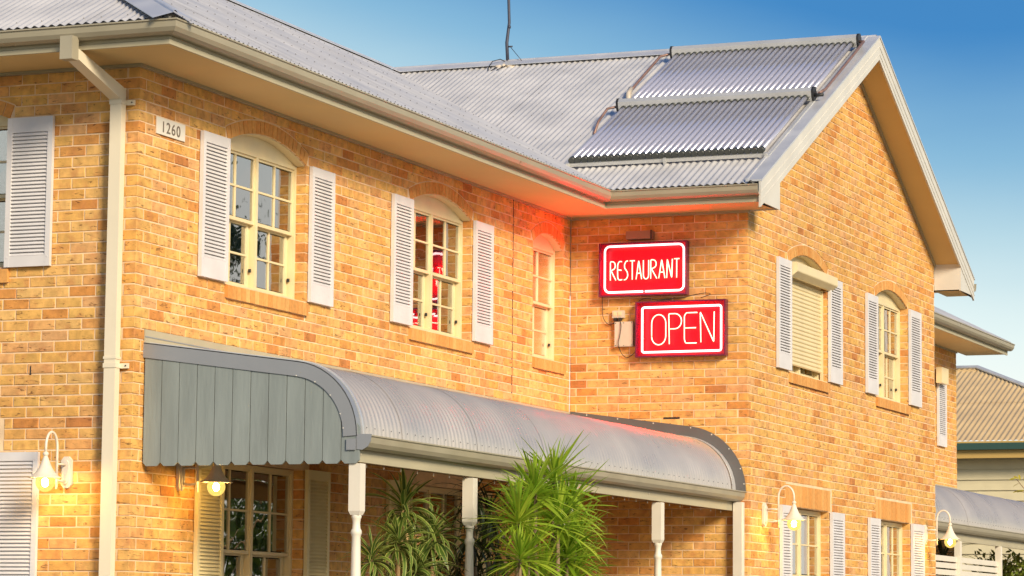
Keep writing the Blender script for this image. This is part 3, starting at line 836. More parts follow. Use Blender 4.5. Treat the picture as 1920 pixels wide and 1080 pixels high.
def gprof(z):
    o = [(0, z+.03), (.0, z-.06), (.055, z-.062), (.085, z-.045), (.105, z-.015), (.110, z+.015), (.112, z+.03), (.124, z+.035), (.124, z+.045), (.108, z+.045),
         (.106, z+.018), (.098, z-.010), (.08, z-.038), (.053, z-.054), (.006, z-.052), (.006, z+.03)]
    return o
ep = [(-8.6, -.70), (.64, -.70), (.64, 8.76), (2.335, 8.76)]
sweep(ep, gprof(6.07), 'gutter', M['gutter'], B)
fp = [(-.02, ZS-.012), (0, ZS-.012), (.001, ZS+.022), (-.003, ZS+.026), (.001, ZS+.03), (.001, 6.06), (-.02, 6.06)]
sweep(ep, fp, 'fascia', M['fascia'], B)
ep2 = [(.86, DEND), (.86, 26.3), (-6, 26.3)]
# E eave: same outward side (right of the path going +Y)
sweep(ep2[:2], gprof(6.07), 'gutter', M['gutter'], B); sweep(ep2[:2], fp, 'fascia', M['fascia'], B)
for q_ in ((-8.6, .62, -.68, 0.0), (0, .62, 0.0, LB), (.62, 2.32, 8.78, LB+.015), (.2, .84, DEND, 26.28)):
    t = MB(); t.box(*q_, ZS, ZS+.012); t.build('soffit', M['soffit'], B)
# gable overhang
XB = 2.345
zr = lambda y: ZE+SL*(HS+.02-abs(y-YR))
def rake(y0, y1, x0, x1, o0, o1, name, mt):
    t = MB(); n = 6
    for i in range(n):
        a = y0+(y1-y0)*i/n; b = y0+(y1-y0)*(i+1)/n
        t.hexa([(x0, a, zr(a)+o0), (x1, a, zr(a)+o0), (x1, b, zr(b)+o0), (x0, b, zr(b)+o0), (x0, a, zr(a)+o1), (x1, a, zr(a)+o1), (x1, b, zr(b)+o1), (x0, b, zr(b)+o1)])
    return t.build(name, mt, B)
for (y0, y1) in ((8.73, YR-.001), (YR+.001, 17.93)):
    rake(y0, y1, XB-.022, XB, -.265, .0, 'bargeboard', M['white'])
    rake(y0, y1, XB, XB+.006, -.115, -.108, 'barge_rib', M['white']); rake(y0, y1, XB, XB+.005, -.205, -.199, 'barge_rib', M['white'])
    rake(y0, y1, XB-.14, XB+.012, .002, .022, 'barge_capping', M['flash'])
    rake(y0, y1, XB-.165, XB-.14, .002, .034, 'barge_capping', M['flash'])
rake(LB, YR, WC, XB-.022, -.215, -.204, 'gable_soffit', M['soffit']); rake(YR, DEND+.02, WC, XB-.022, -.215, -.204, 'gable_soffit', M['soffit'])
rake(LB+.3, YR, WC+.001, WC+.022, -.25, -.2155, 'gable_moulding', M['fascia']); rake(YR, DEND, WC+.001, WC+.022, -.25, -.2155, 'gable_moulding', M['fascia'])
# boxed ends of the eaves
for (ya, yb, yo) in ((8.75, 9.42, 1), (17.91, 17.24, -1)):
    t = MB(); zt_ = lambda y: zr(y)-.24
    poly = [(ya, ZS-.012), (yb, ZS-.012), (yb, zt_(yb)), (ya, zt_(ya))]
    t.prism(poly, lambda u, z, d: (d, u, z), XB-.03, XB-.008); t.build('eave_end_panel', M['white'], B)
    t = MB(); y_ = yb
    t.prism([(WC, ZS-.012), (XB-.03, ZS-.012), (XB-.03, zr(yb)-.216), (WC, zr(yb)-.216)], lambda u, z, d: (u, d, z), yb, yb+.012*yo*-1); t.build('eave_box_side', M['white'], B)
t = MB(); t.box(WC, XB-.03, 17.24, 17.9, ZS-.012, ZS); t.build('soffit', M['soffit'], B)
sweep([(XB, 17.9), (-6, 17.9)][::-1] if False else [(XB+.005, 17.92), (1.6, 17.92)][::-1], [(d*-1, z) for d, z in gprof(6.07)], 'gutter', M['gutter'], B)
t = MB(); t.tube([(XB-.11, 8.70, zr(8.70)-.005), (XB-.11, 8.80, zr(8.8)-.005)], .02, 10); t.build('capping_end', M['dark'], B)

# downpipe
dp = MB(); dp.box(-.206, -.106, -.1, -.028, -.0, 5.69)
dpo = dp.build('downpipe', M['pipe'], B)
t = MB(); t.hexa([(-.206, -.10, 5.69), (-.106, -.10, 5.69), (-.106, -.028, 5.69), (-.206, -.028, 5.69),
                  (-.206, -.10, 5.70), (-.106, -.10, 5.745), (-.106, -.028, 5.765), (-.206, -.028, 5.72)])
t.build('elbow', M['pipe'], dpo)
# offset from the gutter back to the wall
t = MB(); A0 = [(-.215, -.80, 5.875), (-.115, -.80, 5.875), (-.115, -.80, 5.955), (-.215, -.80, 5.955)]
B0 = [(-.206, -.10, 5.66), (-.106, -.10, 5.66), (-.106, -.06, 5.76), (-.206, -.06, 5.76)]
t.hexa([A0[0], A0[1], A0[2], A0[3], B0[0], B0[1], B0[2], B0[3]]); t.build('offset_pipe', M['pipe'], dpo)
t = MB(); t.hexa([(-.218, -.865, 5.85), (-.112, -.865, 5.85), (-.112, -.765, 5.85), (-.218, -.765, 5.85), (-.218, -.865, 6.03), (-.112, -.865, 6.03), (-.112, -.765, 6.03), (-.218, -.765, 6.03)])
t.build('dropper', M['gutter'], dpo)
for z_ in (5.645, 3.57, 1.2):
    t = MB(); t.box(-.212, -.100, -.106, -.02, z_-.018, z_+.018); t.box(-.100, -.035, -.03, -.003, z_-.02, z_+.02); t.build('bracket', M['pipe'], dpo)
    t = MB(); t.tube([(-.052, -.031, z_), (-.052, -.036, z_)], .006, 8); t.build('bracket_screw', M['dark'], dpo)
t = MB(); t.box(-.212, -.1, -.105, -.026, 3.62, 3.64); t.build('pipe_joint', M['pipe'], dpo)

# small dark slots (weep holes)
t = MB()
t.boxP(PC, 1.43, 1.442, 3.60, 3.665, -.004, .0015); t.boxP(PC, 1.06, 1.24, 3.782, 3.80, -.004, .0015)
t.boxP(PA, -.93, -.918, 3.52, 3.595, -.004, .0015)
t.build('weep_hole', M['dark'], B)

# ---------------------------------------------------------------- neon signs
def tube_letter(strokes, P, cx, cz, w, h, r, mt, parent, name='letter', d=.085):
    t = MB()
    for st in strokes:
        pts = [P(cx+x*w, cz+z*h, d) for x, z in st]
        # extra points to keep the corners round
        q = [Vector(pts[0])]
        for a, b, c in zip(pts[:-2], pts[1:-1], pts[2:]):
            a, b, c = Vector(a), Vector(b), Vector(c)
            la = min(.012, (b-a).length*.4); lc = min(.012, (c-b).length*.4)
            p1 = b+(a-b).normalized()*la; p2 = b+(c-b).normalized()*lc
            q += [p1, (p1+p2)/4+b/2, p2]
        q.append(Vector(pts[-1])); t.tube(q, r, 8)
    return t.build(name, mt, parent)
def arcpts(cx, cz, rx, rz, a0, a1, n=9): return [(cx+rx*math.cos(R(a0+(a1-a0)*i/n)), cz+rz*math.sin(R(a0+(a1-a0)*i/n))) for i in range(n+1)]
LET = {
 'R': [[(0, 0), (0, 1)] + arcpts(.35, .78, .5, .22, 90, -90, 8) + [(.12, .52), (.95, 0)]],
 'E': [[(.9, .98), (.35, 1), (.05, .85), (.0, .55), (.8, .52)], [(0, .55), (.05, .12), (.3, 0), (.95, .02)]],
 'S': [[(.85, 1), (.5, 1), (.15, .82), (.2, .62), (.75, .42), (.85, .2), (.5, .02), (.05, 0)]],
 'T': [[(0, 1), (1, 1)], [(.5, 1), (.5, 0)]],
 'A': [[(0, 0), (.45, 1), (.95, 0)], [(.2, .32), (.8, .32)]],
 'U': [[(0, 1), (0, .2)] + arcpts(.45, .2, .45, .2, 180, 360, 8) + [(.9, 1)]],
 'N': [[(0, 0), (.08, 1), (.85, 0), (.95, 1)]],
 'O': [[(0, .3)] + arcpts(.5, .72, .5, .28, 180, 0, 10) + [(1, .28)] + arcpts(.5, .28, .5, .28, 0, -180, 10)],
 'P': [[(.05, 0), (0, 1), (.5, 1)] + arcpts(.5, .75, .5, .25, 90, -90, 8) + [(.1, .5)]],
 'E2': [[(1, 1), (.15, 1), (0, .9), (0, .12), (.1, 0), (.95, 0)], [(.05, .5), (.9, .5)]],
 'N2': [[(.05, 0), (0, 1), (.95, 0), (.98, 1)]],
}
def neon_mat(name, col, s):
    return mat(name, (.9, .85, .8), .3, emit=col, es=s)
M['neonred'] = neon_mat('lit orange red neon', (1, .0125, .0075), 64)
M['neonwhite'] = neon_mat('lit white neon', (1, .93, .98), 1.15)
M['acryl'] = mat('dark red acrylic', (.13, .012, .045), .25, emit=(.35, .0, .08), es=.04, var=.2, vscale=4)
def panelmat():
    mt = mat('red sign panel', (.30, .002, .020), .3, emit=(.9, .0, .02), es=.12)
    return mt
M['panel'] = panelmat()
M['elec'] = mat('glass tube support', (.25, .1, .1), .3)
def sign(x0, x1, z0, z1, bx0, bx1, bz0, bz1, word, lx0, lx1, lz0, lz1, letr, ws, nm, label, rad=.055, gapb=False, skew=0.0):
    s_ = empty(nm, ((x0+x1)/2, LB, (z0+z1)/2), label, 'neon sign')
    t = MB(); t.boxP(PC, x0+.014, x1-.014, z0+.014, z1-.014, .03, .045); t.build('back_panel', M['panel'], s_)
    t = MB()
    for (a, b, c, d) in ((x0, x1, z0, z0+.014), (x0, x1, z1-.014, z1), (x0, x0+.014, z0+.014, z1-.014), (x1-.014, x1, z0+.014, z1-.014)):
        t.boxP(PC, a, b, c, d, .01, .100)
    t.build('frame', M['acryl'], s_)
    t = MB(); pts = []
    for (cx, cz, a0) in ((bx1-rad, bz1-rad, 90), (bx0+rad, bz1-rad, 180), (bx0+rad, bz0+rad, 270), (bx1-rad, bz0+rad, 360)):
        n_ = 5
        for i in range(n_+1):
            a = R(a0-90+90*i/n_); pts.append((cx+rad*math.cos(a), cz+rad*math.sin(a)))
    for d_, mt, rr, nme in ((.122, M['neonwhite'], .0115, 'border_tube'),):
        if gapb:
            k = 0
            ring = pts[:]; # start the open tube in the middle of the bottom side
            mid = ((bx0+bx1)/2+.0, bz0); i0 = 18
            ring = [((bx0+bx1)/2+.012, bz0)] + pts[18:] + pts[:18] + [((bx0+bx1)/2-.012, bz0)]
            t.tube([PC(u, z, d_) for u, z in ring], rr, 8)
        else: t.tube([PC(u, z, d_) for u, z in pts], rr, 8, closed=True)
        t.build(nme, mt, s_)
    n_ = len(word); tot = lx1-lx0; 
    wsum = sum(ws); x = lx0
    for i, ch in enumerate(word):
        w = tot*ws[i]/wsum; lw = w*letr
        tube_letter(LET[ch], PC, x+(w-lw)/2, lz0+skew*i/(n_-1), lw, lz1-lz0, .0062, M['neonred'], s_, d=.108)
        x += w
    # little stand-offs that hold the tubes
    t = MB()
    for (u, z) in ((bx0+.0, bz0+.15), (bx0, bz1-.15), (bx1, bz0+.15), (bx1, bz1-.15), ((bx0+bx1)/2-.15, bz1), ((bx0+bx1)/2+.2, bz0)):
        t.tube([PC(u, z, .045), PC(u, z, .112)], .005, 6)
    t.build('tube_support', M['elec'], s_)
    return s_
sg1 = sign(.36, 1.345, 5.085, 5.655, .438, 1.322, 5.125, 5.615, ['R', 'E', 'S', 'T', 'A', 'U', 'R', 'A', 'N', 'T'], .487, 1.275, 5.255, 5.455, .80,
     [1, .85, .85, .85, 1, 1, 1.1, 1.1, 1, .9], 'neon_sign', 'red neon sign reading RESTAURANT in a white glowing border', gapb=True, skew=.006)
sg2 = sign(.775, 1.775, 4.43, 5.02, .862, 1.735, 4.478, 4.952, ['O', 'P', 'E2', 'N2'], .945, 1.675, 4.555, 4.875, .82, [1.05, .95, .95, 1.05], 'neon_sign', 'red neon sign reading OPEN below the other neon sign', rad=.022, skew=.015)
# transformer, socket, control box, cables
t = MB(); t.boxP(PC, .665, .955, 5.69, 5.775, .004, .10); o = t.build('transformer_box', M['boxbrown']); tag(o, 'small brown metal box on the wall above the RESTAURANT neon sign', 'electrical box')
t = MB(); t.boxP(PC, .94, .957, 5.685, 5.78, .1, .104); adopt(t.build('cover_clip', M['dark']), o)
o = MB(); o.boxP(PC, .495, .625, 4.862, 4.940, .003, .045); o = o.build('power_socket', M['boxgrey']); tag(o, 'beige double power socket on the brick wall under the RESTAURANT sign', 'power socket')
t = MB(); t.boxP(PC, .51, .545, 4.885, 4.925, .045, .052); t.boxP(PC, .56, .60, 4.885, 4.925, .045, .052); adopt(t.build('switch', M['cream']), o)
t = MB(); t.boxP(PC, .515, .55, 4.83, 4.862, .02, .06); t.boxP(PC, .57, .60, 4.83, 4.862, .02, .06); adopt(t.build('plug', M['dark']), o)
t = MB(); t.boxP(PC, .527, .733, 4.555, 4.818, .003, .055); o = t.build('control_box', M['boxgrey']); tag(o, 'beige rectangular control box left of the OPEN neon sign', 'electrical box')
t = MB()
for (u, z) in ((.54, 4.805), (.72, 4.805), (.63, 4.805), (.54, 4.568), (.72, 4.568), (.63, 4.565)): t.tube([PC(u, z, .055), PC(u, z, .058)], .005, 6)
adopt(t.build('box_screw', M['dark']), o)
def cable(pts, r, label, P=PC):
    q = []
    n_ = len(pts)
    for i in range(n_-1):
        p0, p1, p2, p3 = [Vector(pts[max(0, min(n_-1, i+k))]) for k in (-1, 0, 1, 2)]
        for j in range(6):
            s_ = j/6; q.append(.5*((2*p1)+(-p0+p2)*s_+(2*p0-5*p1+4*p2-p3)*s_*s_+(-p0+3*p1-3*p2+p3)*s_**3))
    q.append(Vector(pts[-1])); t = MB(); t.tube([P(*p) for p in q], r, 6)
    return tag(t.build('cable', M['rubber']), label, 'cable')
cable([(.375, 5.09, .03), (.375, 4.98, .02), (.385, 4.87, .02), (.44, 4.80, .02), (.50, 4.805, .03), (.53, 4.83, .04)], .004, 'black cable hanging from the RESTAURANT sign down to the socket')
cable([(.585, 4.835, .05), (.605, 4.76, .07), (.59, 4.66, .07), (.575, 4.58, .07), (.60, 4.48, .03), (.655, 4.44, .02), (.72, 4.47, .02), (.75, 4.50, .02)], .004, 'black cable looping over the control box and under the OPEN sign')
cable([(1.0, 5.035, .05), (1.15, 5.045, .07), (1.3, 5.05, .07), (1.42, 5.075, .08), (1.55, 5.09, .08), (1.6, 5.075, .08), (1.5, 5.04, .09)], .004, 'dark wires bunched along the top edge of the OPEN sign')
cable([(.80, 5.03, .06), (.86, 5.05, .08), (.95, 5.045, .09), (1.05, 5.03, .09), (1.15, 5.035, .07)], .004, 'thin dark wire lying on the top left corner of the OPEN sign')

# ---------------------------------------------------------------- house number
pl = empty('house_number', (0, .5, 5.51), 'white plaque with the house number 1260 near the corner', 'house number')
t = MB(); t.boxP(PB, .265, .735, 5.445, 5.580, .002, .012); t.build('plate', M['plate'], pl)
x = .335
for ch in '1260':
    cu_ = bpy.data.curves.new('digit', 'FONT'); cu_.body = ch; cu_.size = .125; cu_.extrude = .001; cu_.offset = .0008
    to = bpy.data.objects.new('tmp', cu_); COL.objects.link(to)
    dg = bpy.context.evaluated_depsgraph_get(); me = bpy.data.meshes.new_from_object(to.evaluated_get(dg))
    bpy.data.objects.remove(to); me.materials.append(M['digit'])
    o = bpy.data.objects.new('digit', me); COL.objects.link(o)
    mw = Matrix(((0, 0, 1, .0138), (1.12, 0, 0, x), (0, 1.0, 0, 5.468), (0, 0, 0, 1)))
    o.matrix_basis = mw; o.parent = pl; o.matrix_parent_inverse = WM[pl.name].inverted(); x += .083

# ---------------------------------------------------------------- solar collectors
def roofpt(x, v, h):     # on plane C: v horizontal distance y
    n_ = Vector((0, -SL, 1)).normalized(); return Vector((x, v, ZE+SL*(v-8.73)))+n_*h
def collector(x0, x1, yb, yt, n_, label, bottom=True):
    c = empty('solar_collector', (1.1, (yb+yt)/2, ZE+SL*((yb+yt)/2-8.73)), label, 'solar water heater', 'solar collectors on the roof')
    dirn = Vector((0, 1, SL)).normalized(); nn = Vector((0, -SL, 1)).normalized()
    ph = (x1-x0)/n_; first = None
    A = roofpt(0, yb, .085); L = (roofpt(0, yt, .085)-A).length
    for i in range(n_):
        x = x0+ph*(i+.5)
        if first is None:
            t = MB(); t.tube([A+Vector((x, 0, 0)), A+Vector((x, 0, 0))+dirn*L], 0.0268, 14); first = t.build('glass_tube', M['tubeg'], c); fx = x
            t = MB(); t.tube([A+Vector((x, 0, 0))-dirn*.03, A+Vector((x, 0, 0))+dirn*.035], .0355, 12); capo = t.build('end_cap', M['cap'], first)
            t = MB(); t.tube([A+Vector((x, 0, 0))+dirn*(L-.06), A+Vector((x, 0, 0))+dirn*(L+.01)], .037, 12); colo = t.build('collar', M['cap'], first)
        else:
            g = inst(first.data, c, Matrix.Translation((x-fx, 0, 0)), 'glass_tube')
            for s_, nm in ((capo, 'end_cap'), (colo, 'collar')):
                k = bpy.data.objects.new(nm, s_.data); COL.objects.link(k); k.parent = g
    mid = roofpt(0, yt, .10)
    t = MB(); prof = [(-.03, -.055), (.09, -.055), (.105, .01), (.09, .065), (.03, .085), (-.02, .06), (-.035, .0)]
    vs = [(x0-.03, *(mid+dirn*a+nn*b).yz) for a, b in prof]+[(x1+.03, *(mid+dirn*a+nn*b).yz) for a, b in prof]; k = len(prof)
    t.add(vs, [list(range(k)), list(range(2*k-1, k-1, -1))]+[(i, (i+1) % k, k+(i+1) % k, k+i) for i in range(k)]); t.build('manifold', M['manifold'], c)
    for xe, sg_ in ((x0-.031, -1), (x1+.031, 1)):
        t = MB(); vs = [(xe, *(mid+dirn*a*1.06+nn*b*1.06).yz) for a, b in prof]+[(xe+sg_*.025, *(mid+dirn*a*1.06+nn*b*1.06).yz) for a, b in prof]
        t.add(vs, [list(range(k)), list(range(2*k-1, k-1, -1))]+[(i, (i+1) % k, k+(i+1) % k, k+i) for i in range(k)]); t.build('manifold_end', M['dark'], c)
    t = MB(); t.bar(A+Vector((x0-.02, 0, 0))-dirn*.04-nn*.045, A+Vector((x1+.02, 0, 0))-dirn*.04-nn*.045, .03, .035, nn); t.build('bottom_rail', M['manifold'], c)
    for xx in (x0+.0, (x0+x1)/2, x1+.035):
        t = MB(); t.bar(roofpt(xx, yb-.06, .03), roofpt(xx, yt+.1, .03), .035, .02, nn); t.build('side_rail', M['manifold'], c)
    for xx in (x0, (x0+x1)/2, x1+.02):
        t = MB(); t.bar(roofpt(xx, yb-.05, .0), roofpt(xx, yb-.05, .07), .03, .03, (1, 0, 0)); t.build('foot', M['manifold'], c)
    return c, mid, dirn, nn
c1, mid1, dirn, nn = collector(-.03, 2.17, 9.46, 11.10, 30, 'lower bank of evacuated glass tubes on the grey roof')
c2, mid2, dirn, nn = collector(-.03, 2.17, 11.30, 12.93, 30, 'upper bank of evacuated glass tubes just below the ridge')
def pipe(pts, r, parent, mt, name='pipe'):
    t = MB(); t.tube(pts, r, 8); t.build(name, mt, parent)
pipe([mid2+Vector((-.06, 0, 0)), mid2+Vector((-.12, 0, 0)), roofpt(-.17, 12.8, .12), roofpt(-.19, 12.0, .06), roofpt(-.18, 11.75, .05)], .016, c2, M['copper'])
pipe([roofpt(-.20, 11.85, .06), roofpt(-.17, 11.68, .05), roofpt(-.14, 11.6, .0)], .03, c2, M['boxgrey'], 'pipe_boot')
pipe([mid1+Vector((-.06, 0, 0)), mid1+Vector((-.11, 0, 0)), roofpt(-.16, 11.0, .12), roofpt(-.17, 10.72, .07), roofpt(-.15, 10.5, .0)], .015, c1, M['copper'])
pipe([mid1+Vector((2.22, 0, 0)), mid1+Vector((2.36-.03, 0, .0))], .02, c1, M['dark'], 'fitting')
pipe([mid2+Vector((2.22, 0, 0)), mid2+Vector((2.28, 0, 0)), roofpt(2.27, 12.6, .08), roofpt(2.26, 11.4, .06), mid1+Vector((2.28, 0, .02))], .016, c2, M['copper'])

# ---------------------------------------------------------------- aerial mast
an = empty('aerial_mast', (-2.36, YR, ZR), 'thin dark aerial mast with a guy wire on the roof ridge', 'aerial')
t = MB(); t.tube([(-2.36, YR, ZR), (-2.375, YR, 8.75), (-2.345, YR, 9.0), (-2.36, YR, 9.4), (-2.36, YR, 11.2)], [.022, .022, .019, .019, .016], 8); t.build('pole', M['mast'], an)
t = MB(); t.tube([(-2.345, YR, 8.93), (-2.345, YR, 8.96)], .022, 8); t.tube([(-2.35, YR, 8.70), (-2.30, YR, 8.70)], .01, 8); t.build('clamp', M['mast'], an)
t = MB(); t.tube([(-2.33, YR, 8.70), (-2.15, YR-.05, 8.50)], .004, 6); t.build('guy_wire', M['mast'], an)
t = MB(); t.tube([(-2.36, YR, 8.50), (-2.42, YR-.1, 8.53), (-2.50, YR-.15, 8.50), (-2.53, YR-.2, 8.42), (-2.50, YR-.3, 8.33), (-2.45, YR-.25, 8.38), (-2.40, YR-.1, 8.46), (-2.33, YR-.1, 8.47), (-2.31, YR-.2, 8.42), (-2.38, YR-.3, 8.36)], .006, 6); t.build('coax', M['rubber'], an)
t = MB()
for i in range(9):
    a = R(i*40); t.tube([(-2.36, YR-.12, 8.44), (-2.36+.17*math.cos(a), YR-.12+.07*math.sin(a), 8.42+.015*math.sin(3*a))], .022, 6)
t.build('flashing_boot', M['boxgrey'], an)

# ---------------------------------------------------------------- verandahs
def bull_profile(x0):
    pts = [(x0, 3.755-.133*x0), (1.35, 3.575)]
    a0 = math.atan(.133); r = .57
    for i in range(1, 13):
        a = a0+(PI/2-a0)*i/12; pts.append((1.35+r*(math.sin(a)-math.sin(a0)), 3.575-r*(math.cos(a0)-math.cos(a))))
    return pts
def verandah_roof(parent, x0, ya, yb, mt):
    pr = bull_profile(x0); pitch = .076; nw = (yb-ya)/pitch; sheets = math.ceil((yb-ya)/.762)
    # normals along the profile
    ns = []
    for i in range(len(pr)):
        a = pr[max(0, i-1)]; b = pr[min(len(pr)-1, i+1)]; d = Vector((b[0]-a[0], b[1]-a[1])).normalized(); ns.append((-d.y, d.x))
    for k in range(sheets):
        a = ya+k*.762; b = min(yb, a+.762+.001); n_ = max(4, round((b-a)/pitch*8)); vs = []; fs = []
        lift = .002*(k % 2)
        for i in range(n_+1):
            y = a+(b-a)*i/n_; h = .0085*math.cos(2*PI*(y-ya)/pitch)+lift
            for (p, q) in zip(pr, ns): vs.append((p[0]+q[0]*h, y, p[1]+q[1]*h))
        m_ = len(pr)
        for i in range(n_):
            for j in range(m_-1): fs.append((i*m_+j, (i+1)*m_+j, (i+1)*m_+j+1, i*m_+j+1))
        t = MB(); t.add(vs, fs, 0, True); t.build('roof_sheet', mt, parent, recalc=False)
    s_ = MB(); y = ya+.1
    while y < yb-.05:
        for j in (len(pr)-2,):
            p, q = pr[j], ns[j]; c = Vector((p[0]+q[0]*.011, y, p[1]+q[1]*.011)); r = .007
            s_.add([c+Vector((0, r, 0)), c+Vector((0, 0, r)), c-Vector((0, r, 0)), c-Vector((0, 0, r)), c+Vector((q[0]*.007, 0, q[1]*.007))], [(0, 1, 4), (1, 2, 4), (2, 3, 4), (3, 0, 4)])
        y += .152
    o = s_.build('screws', M['screw'], parent, recalc=False); o['kind'] = 'stuff'
def turned_post(parent, x, y, ztop=2.80, s=.095, zneck=2.41, mt=None):
    t = MB(); h = s/2; c = .012
    t.box(x-h, x+h, y-h, y+h, zneck+.03, ztop)
    t.hexa([(x-h+c, y-h+c, zneck), (x+h-c, y-h+c, zneck), (x+h-c, y+h-c, zneck), (x-h+c, y+h-c, zneck), (x-h, y-h, zneck+.03), (x+h, y-h, zneck+.03), (x+h, y+h, zneck+.03), (x-h, y+h, zneck+.03)])
    t.lathe([(.036, zneck), (.040, zneck-.015), (.033, zneck-.03), (.029, zneck-.06), (.031, zneck-.10), (.041, zneck-.118), (.043, zneck-.135), (.038, zneck-.15),
             (.033, zneck-.165), (.035, zneck-.25), (.040, zneck-.6), (.041, zneck-.9), (.036, zneck-1.2), (.042, zneck-1.23), (.038, zneck-1.26)], (x, y, 0), 20)
    t.box(x-h, x+h, y-h, y+h, 0.0, zneck-1.26)
    return t.build('post', mt or M['post'], parent)
V = empty('verandah', (1.0, 4.8, 0), 'curved grey corrugated verandah along the long wall with turned white posts', 'verandah', None)
YV0, YV1 = .20, LB-.09
verandah_roof(V, .0, YV0+.03, YV1+.085, M['awnroof'])
pr = bull_profile(0.0)
# wall flashing (cream strip above the sheets)
t = MB(); t.box(.001, .010, .155, LB-.02, 3.745, 3.872); t.box(.010, .07, .155, LB-.02, 3.752, 3.760); t.build('wall_flashing', M['fascia'], V)
t = MB(); t.box(.010, .014, .155, LB-.02, 3.81, 3.818); t.build('flashing_fold', M['trim'], V)
# end trim at the boarded gable end and at wall C
def band(prof, w_in, y0, y1, grow, name, mt, parent):
    t = MB(); n_ = len(prof); ns = []
    for i in range(n_):
        a = prof[max(0, i-1)]; b = prof[min(n_-1, i+1)]; d = Vector((b[0]-a[0], b[1]-a[1])).normalized(); ns.append((-d.y, d.x))
    for i in range(n_-1):
        o0 = (prof[i][0]+ns[i][0]*grow, prof[i][1]+ns[i][1]*grow); o1 = (prof[i+1][0]+ns[i+1][0]*grow, prof[i+1][1]+ns[i+1][1]*grow)
        i0 = (prof[i][0]-ns[i][0]*w_in, prof[i][1]-ns[i][1]*w_in); i1 = (prof[i+1][0]-ns[i+1][0]*w_in, prof[i+1][1]-ns[i+1][1]*w_in)
        t.hexa([(i0[0], y0, i0[1]), (i1[0], y0, i1[1]), (i1[0], y1, i1[1]), (i0[0], y1, i0[1]), (o0[0], y0, o0[1]), (o1[0], y0, o1[1]), (o1[0], y1, o1[1]), (o0[0], y1, o0[1])])
    return t.build(name, mt, parent)
band(pr, .105, .150, .156, .010, 'end_trim', M['trim'], V)
band(pr, -.004, .150, .235, .014, 'end_capping', M['trim'], V)
band(pr, -.002, .235, .262, .022, 'end_roll', M['flash'], V)
band(pr, -.012, LB-.008, LB-.002, .125, 'wall_end_flashing', M['darktrim'], V)
band(pr, -.010, LB-.10, LB-.008, .016, 'end_roll', M['flash'], V)
t = MB()
for j in (1, 4, 7, 10, 12):
    a = pr[max(0, j-1)]; b = pr[min(len(pr)-1, j+1)]; d = Vector((b[0]-a[0], b[1]-a[1])).normalized(); q = (-d.y, d.x)
    c = (pr[j][0]+q[0]*.11, pr[j][1]+q[1]*.11); t.tube([(c[0], LB-.008, c[1]), (c[0], LB-.014, c[1])], .007, 6)
    c = (pr[j][0]-q[0]*.10, pr[j][1]-q[1]*.10); t.tube([(c[0], .150, c[1]), (c[0], .146, c[1])], .005, 6)
for xx in (.2, .55, .95):
    t.tube([(xx, LB-.008, 3.755-.133*xx+.11), (xx, LB-.014, 3.755-.133*xx+.11)], .007, 6)
o = t.build('trim_screws', M['plate'], V)
# scalloped boards
def ztopb(x):
    for (a, b) in zip(pr[:-1], pr[1:]):
        if a[0] <= x <= b[0]: return a[1]+(b[1]-a[1])*(x-a[0])/(b[0]-a[0])-.06
    return pr[-1][1]
nb = 12; bwid = 1.865/nb
for i in range(nb):
    a = .010+i*bwid+.003; b = .010+(i+1)*bwid-.003; ch = .028
    zb_ = 2.798
    top = [(b, ztopb(min(b, 1.83))), ((a+b)/2, ztopb(min(1.83, (a+b)/2))), (a, ztopb(min(a, 1.83)))]
    poly = [(a+ch, zb_), (b-ch, zb_), (b, zb_+ch)] + top + [(a, zb_+ch)]
    t = MB(); yy = .158+random.uniform(0, .003); t.prism(poly, lambda u, z, d: (u, d, z), yy, yy+.019); o = t.build('board', M['board'], V)
t = MB(); t.box(.02, 1.80, .185, .215, 2.95, 3.02); t.build('board_batten', M['board'], V)
# beam, gutter
t = MB(); t.box(1.805, 1.848, .18, LB-.01, 2.812, 2.955); t.build('beam', M['fascia'], V)
t = MB()
for y_ in (.24, 2.2, 4.4, 6.75, 9.0): t.tube([(1.848, y_, 2.87), (1.853, y_, 2.87)], .008, 8)
t.build('beam_bolt', M['boxgrey'], V)
gp = [(d+.0, z) for d, z in gprof(2.968)]
sweep([(1.85, .165), (1.85, LB-.004)], gp, 'gutter', M['gutter'], V)
t = MB()
pg = [(1.85, 2.905), (1.90, 2.90), (1.945, 2.925), (1.968, 2.965), (1.975, 3.018), (1.85, 3.022)]
t.prism(pg, lambda u, z, d: (u, d, z), .155, .163); t.box(1.77, 1.85, .145, .149, 2.90, 2.985)
t.build('gutter_end', M['trim'], V)
for y_ in (.225, 2.42, 4.64, 7.08): turned_post(V, 1.828, y_)
t = MB(); t.box(1.86, 1.955, LB-.1, LB-.006, 0, 2.90); o = t.build('post', M['post'], V); o['label'] = 'plain square post against the wall'
# string lights
sl = empty('string_lights', (1.83, 4, 2.80), 'row of tiny white bulbs hanging under the verandah beam', 'string lights')
t = MB(); t.tube([(1.80, .3+.31*i, 2.808) for i in range(30)], .002, 5); t.build('wire', M['rubber'], sl)
fb = None
for i in range(28):
    y_ = .45+.32*i
    if fb is None:
        t = MB(); t.lathe([(.001, 2.782), (.005, 2.787), (.006, 2.793), (.004, 2.80), (.003, 2.808)], (1.80, y_, 0), 8); fb = t.build('bulb', M['boxgrey'], sl); fy = y_
    else: inst(fb.data, sl, Matrix.Translation((0, y_-fy, 0)), 'bulb')

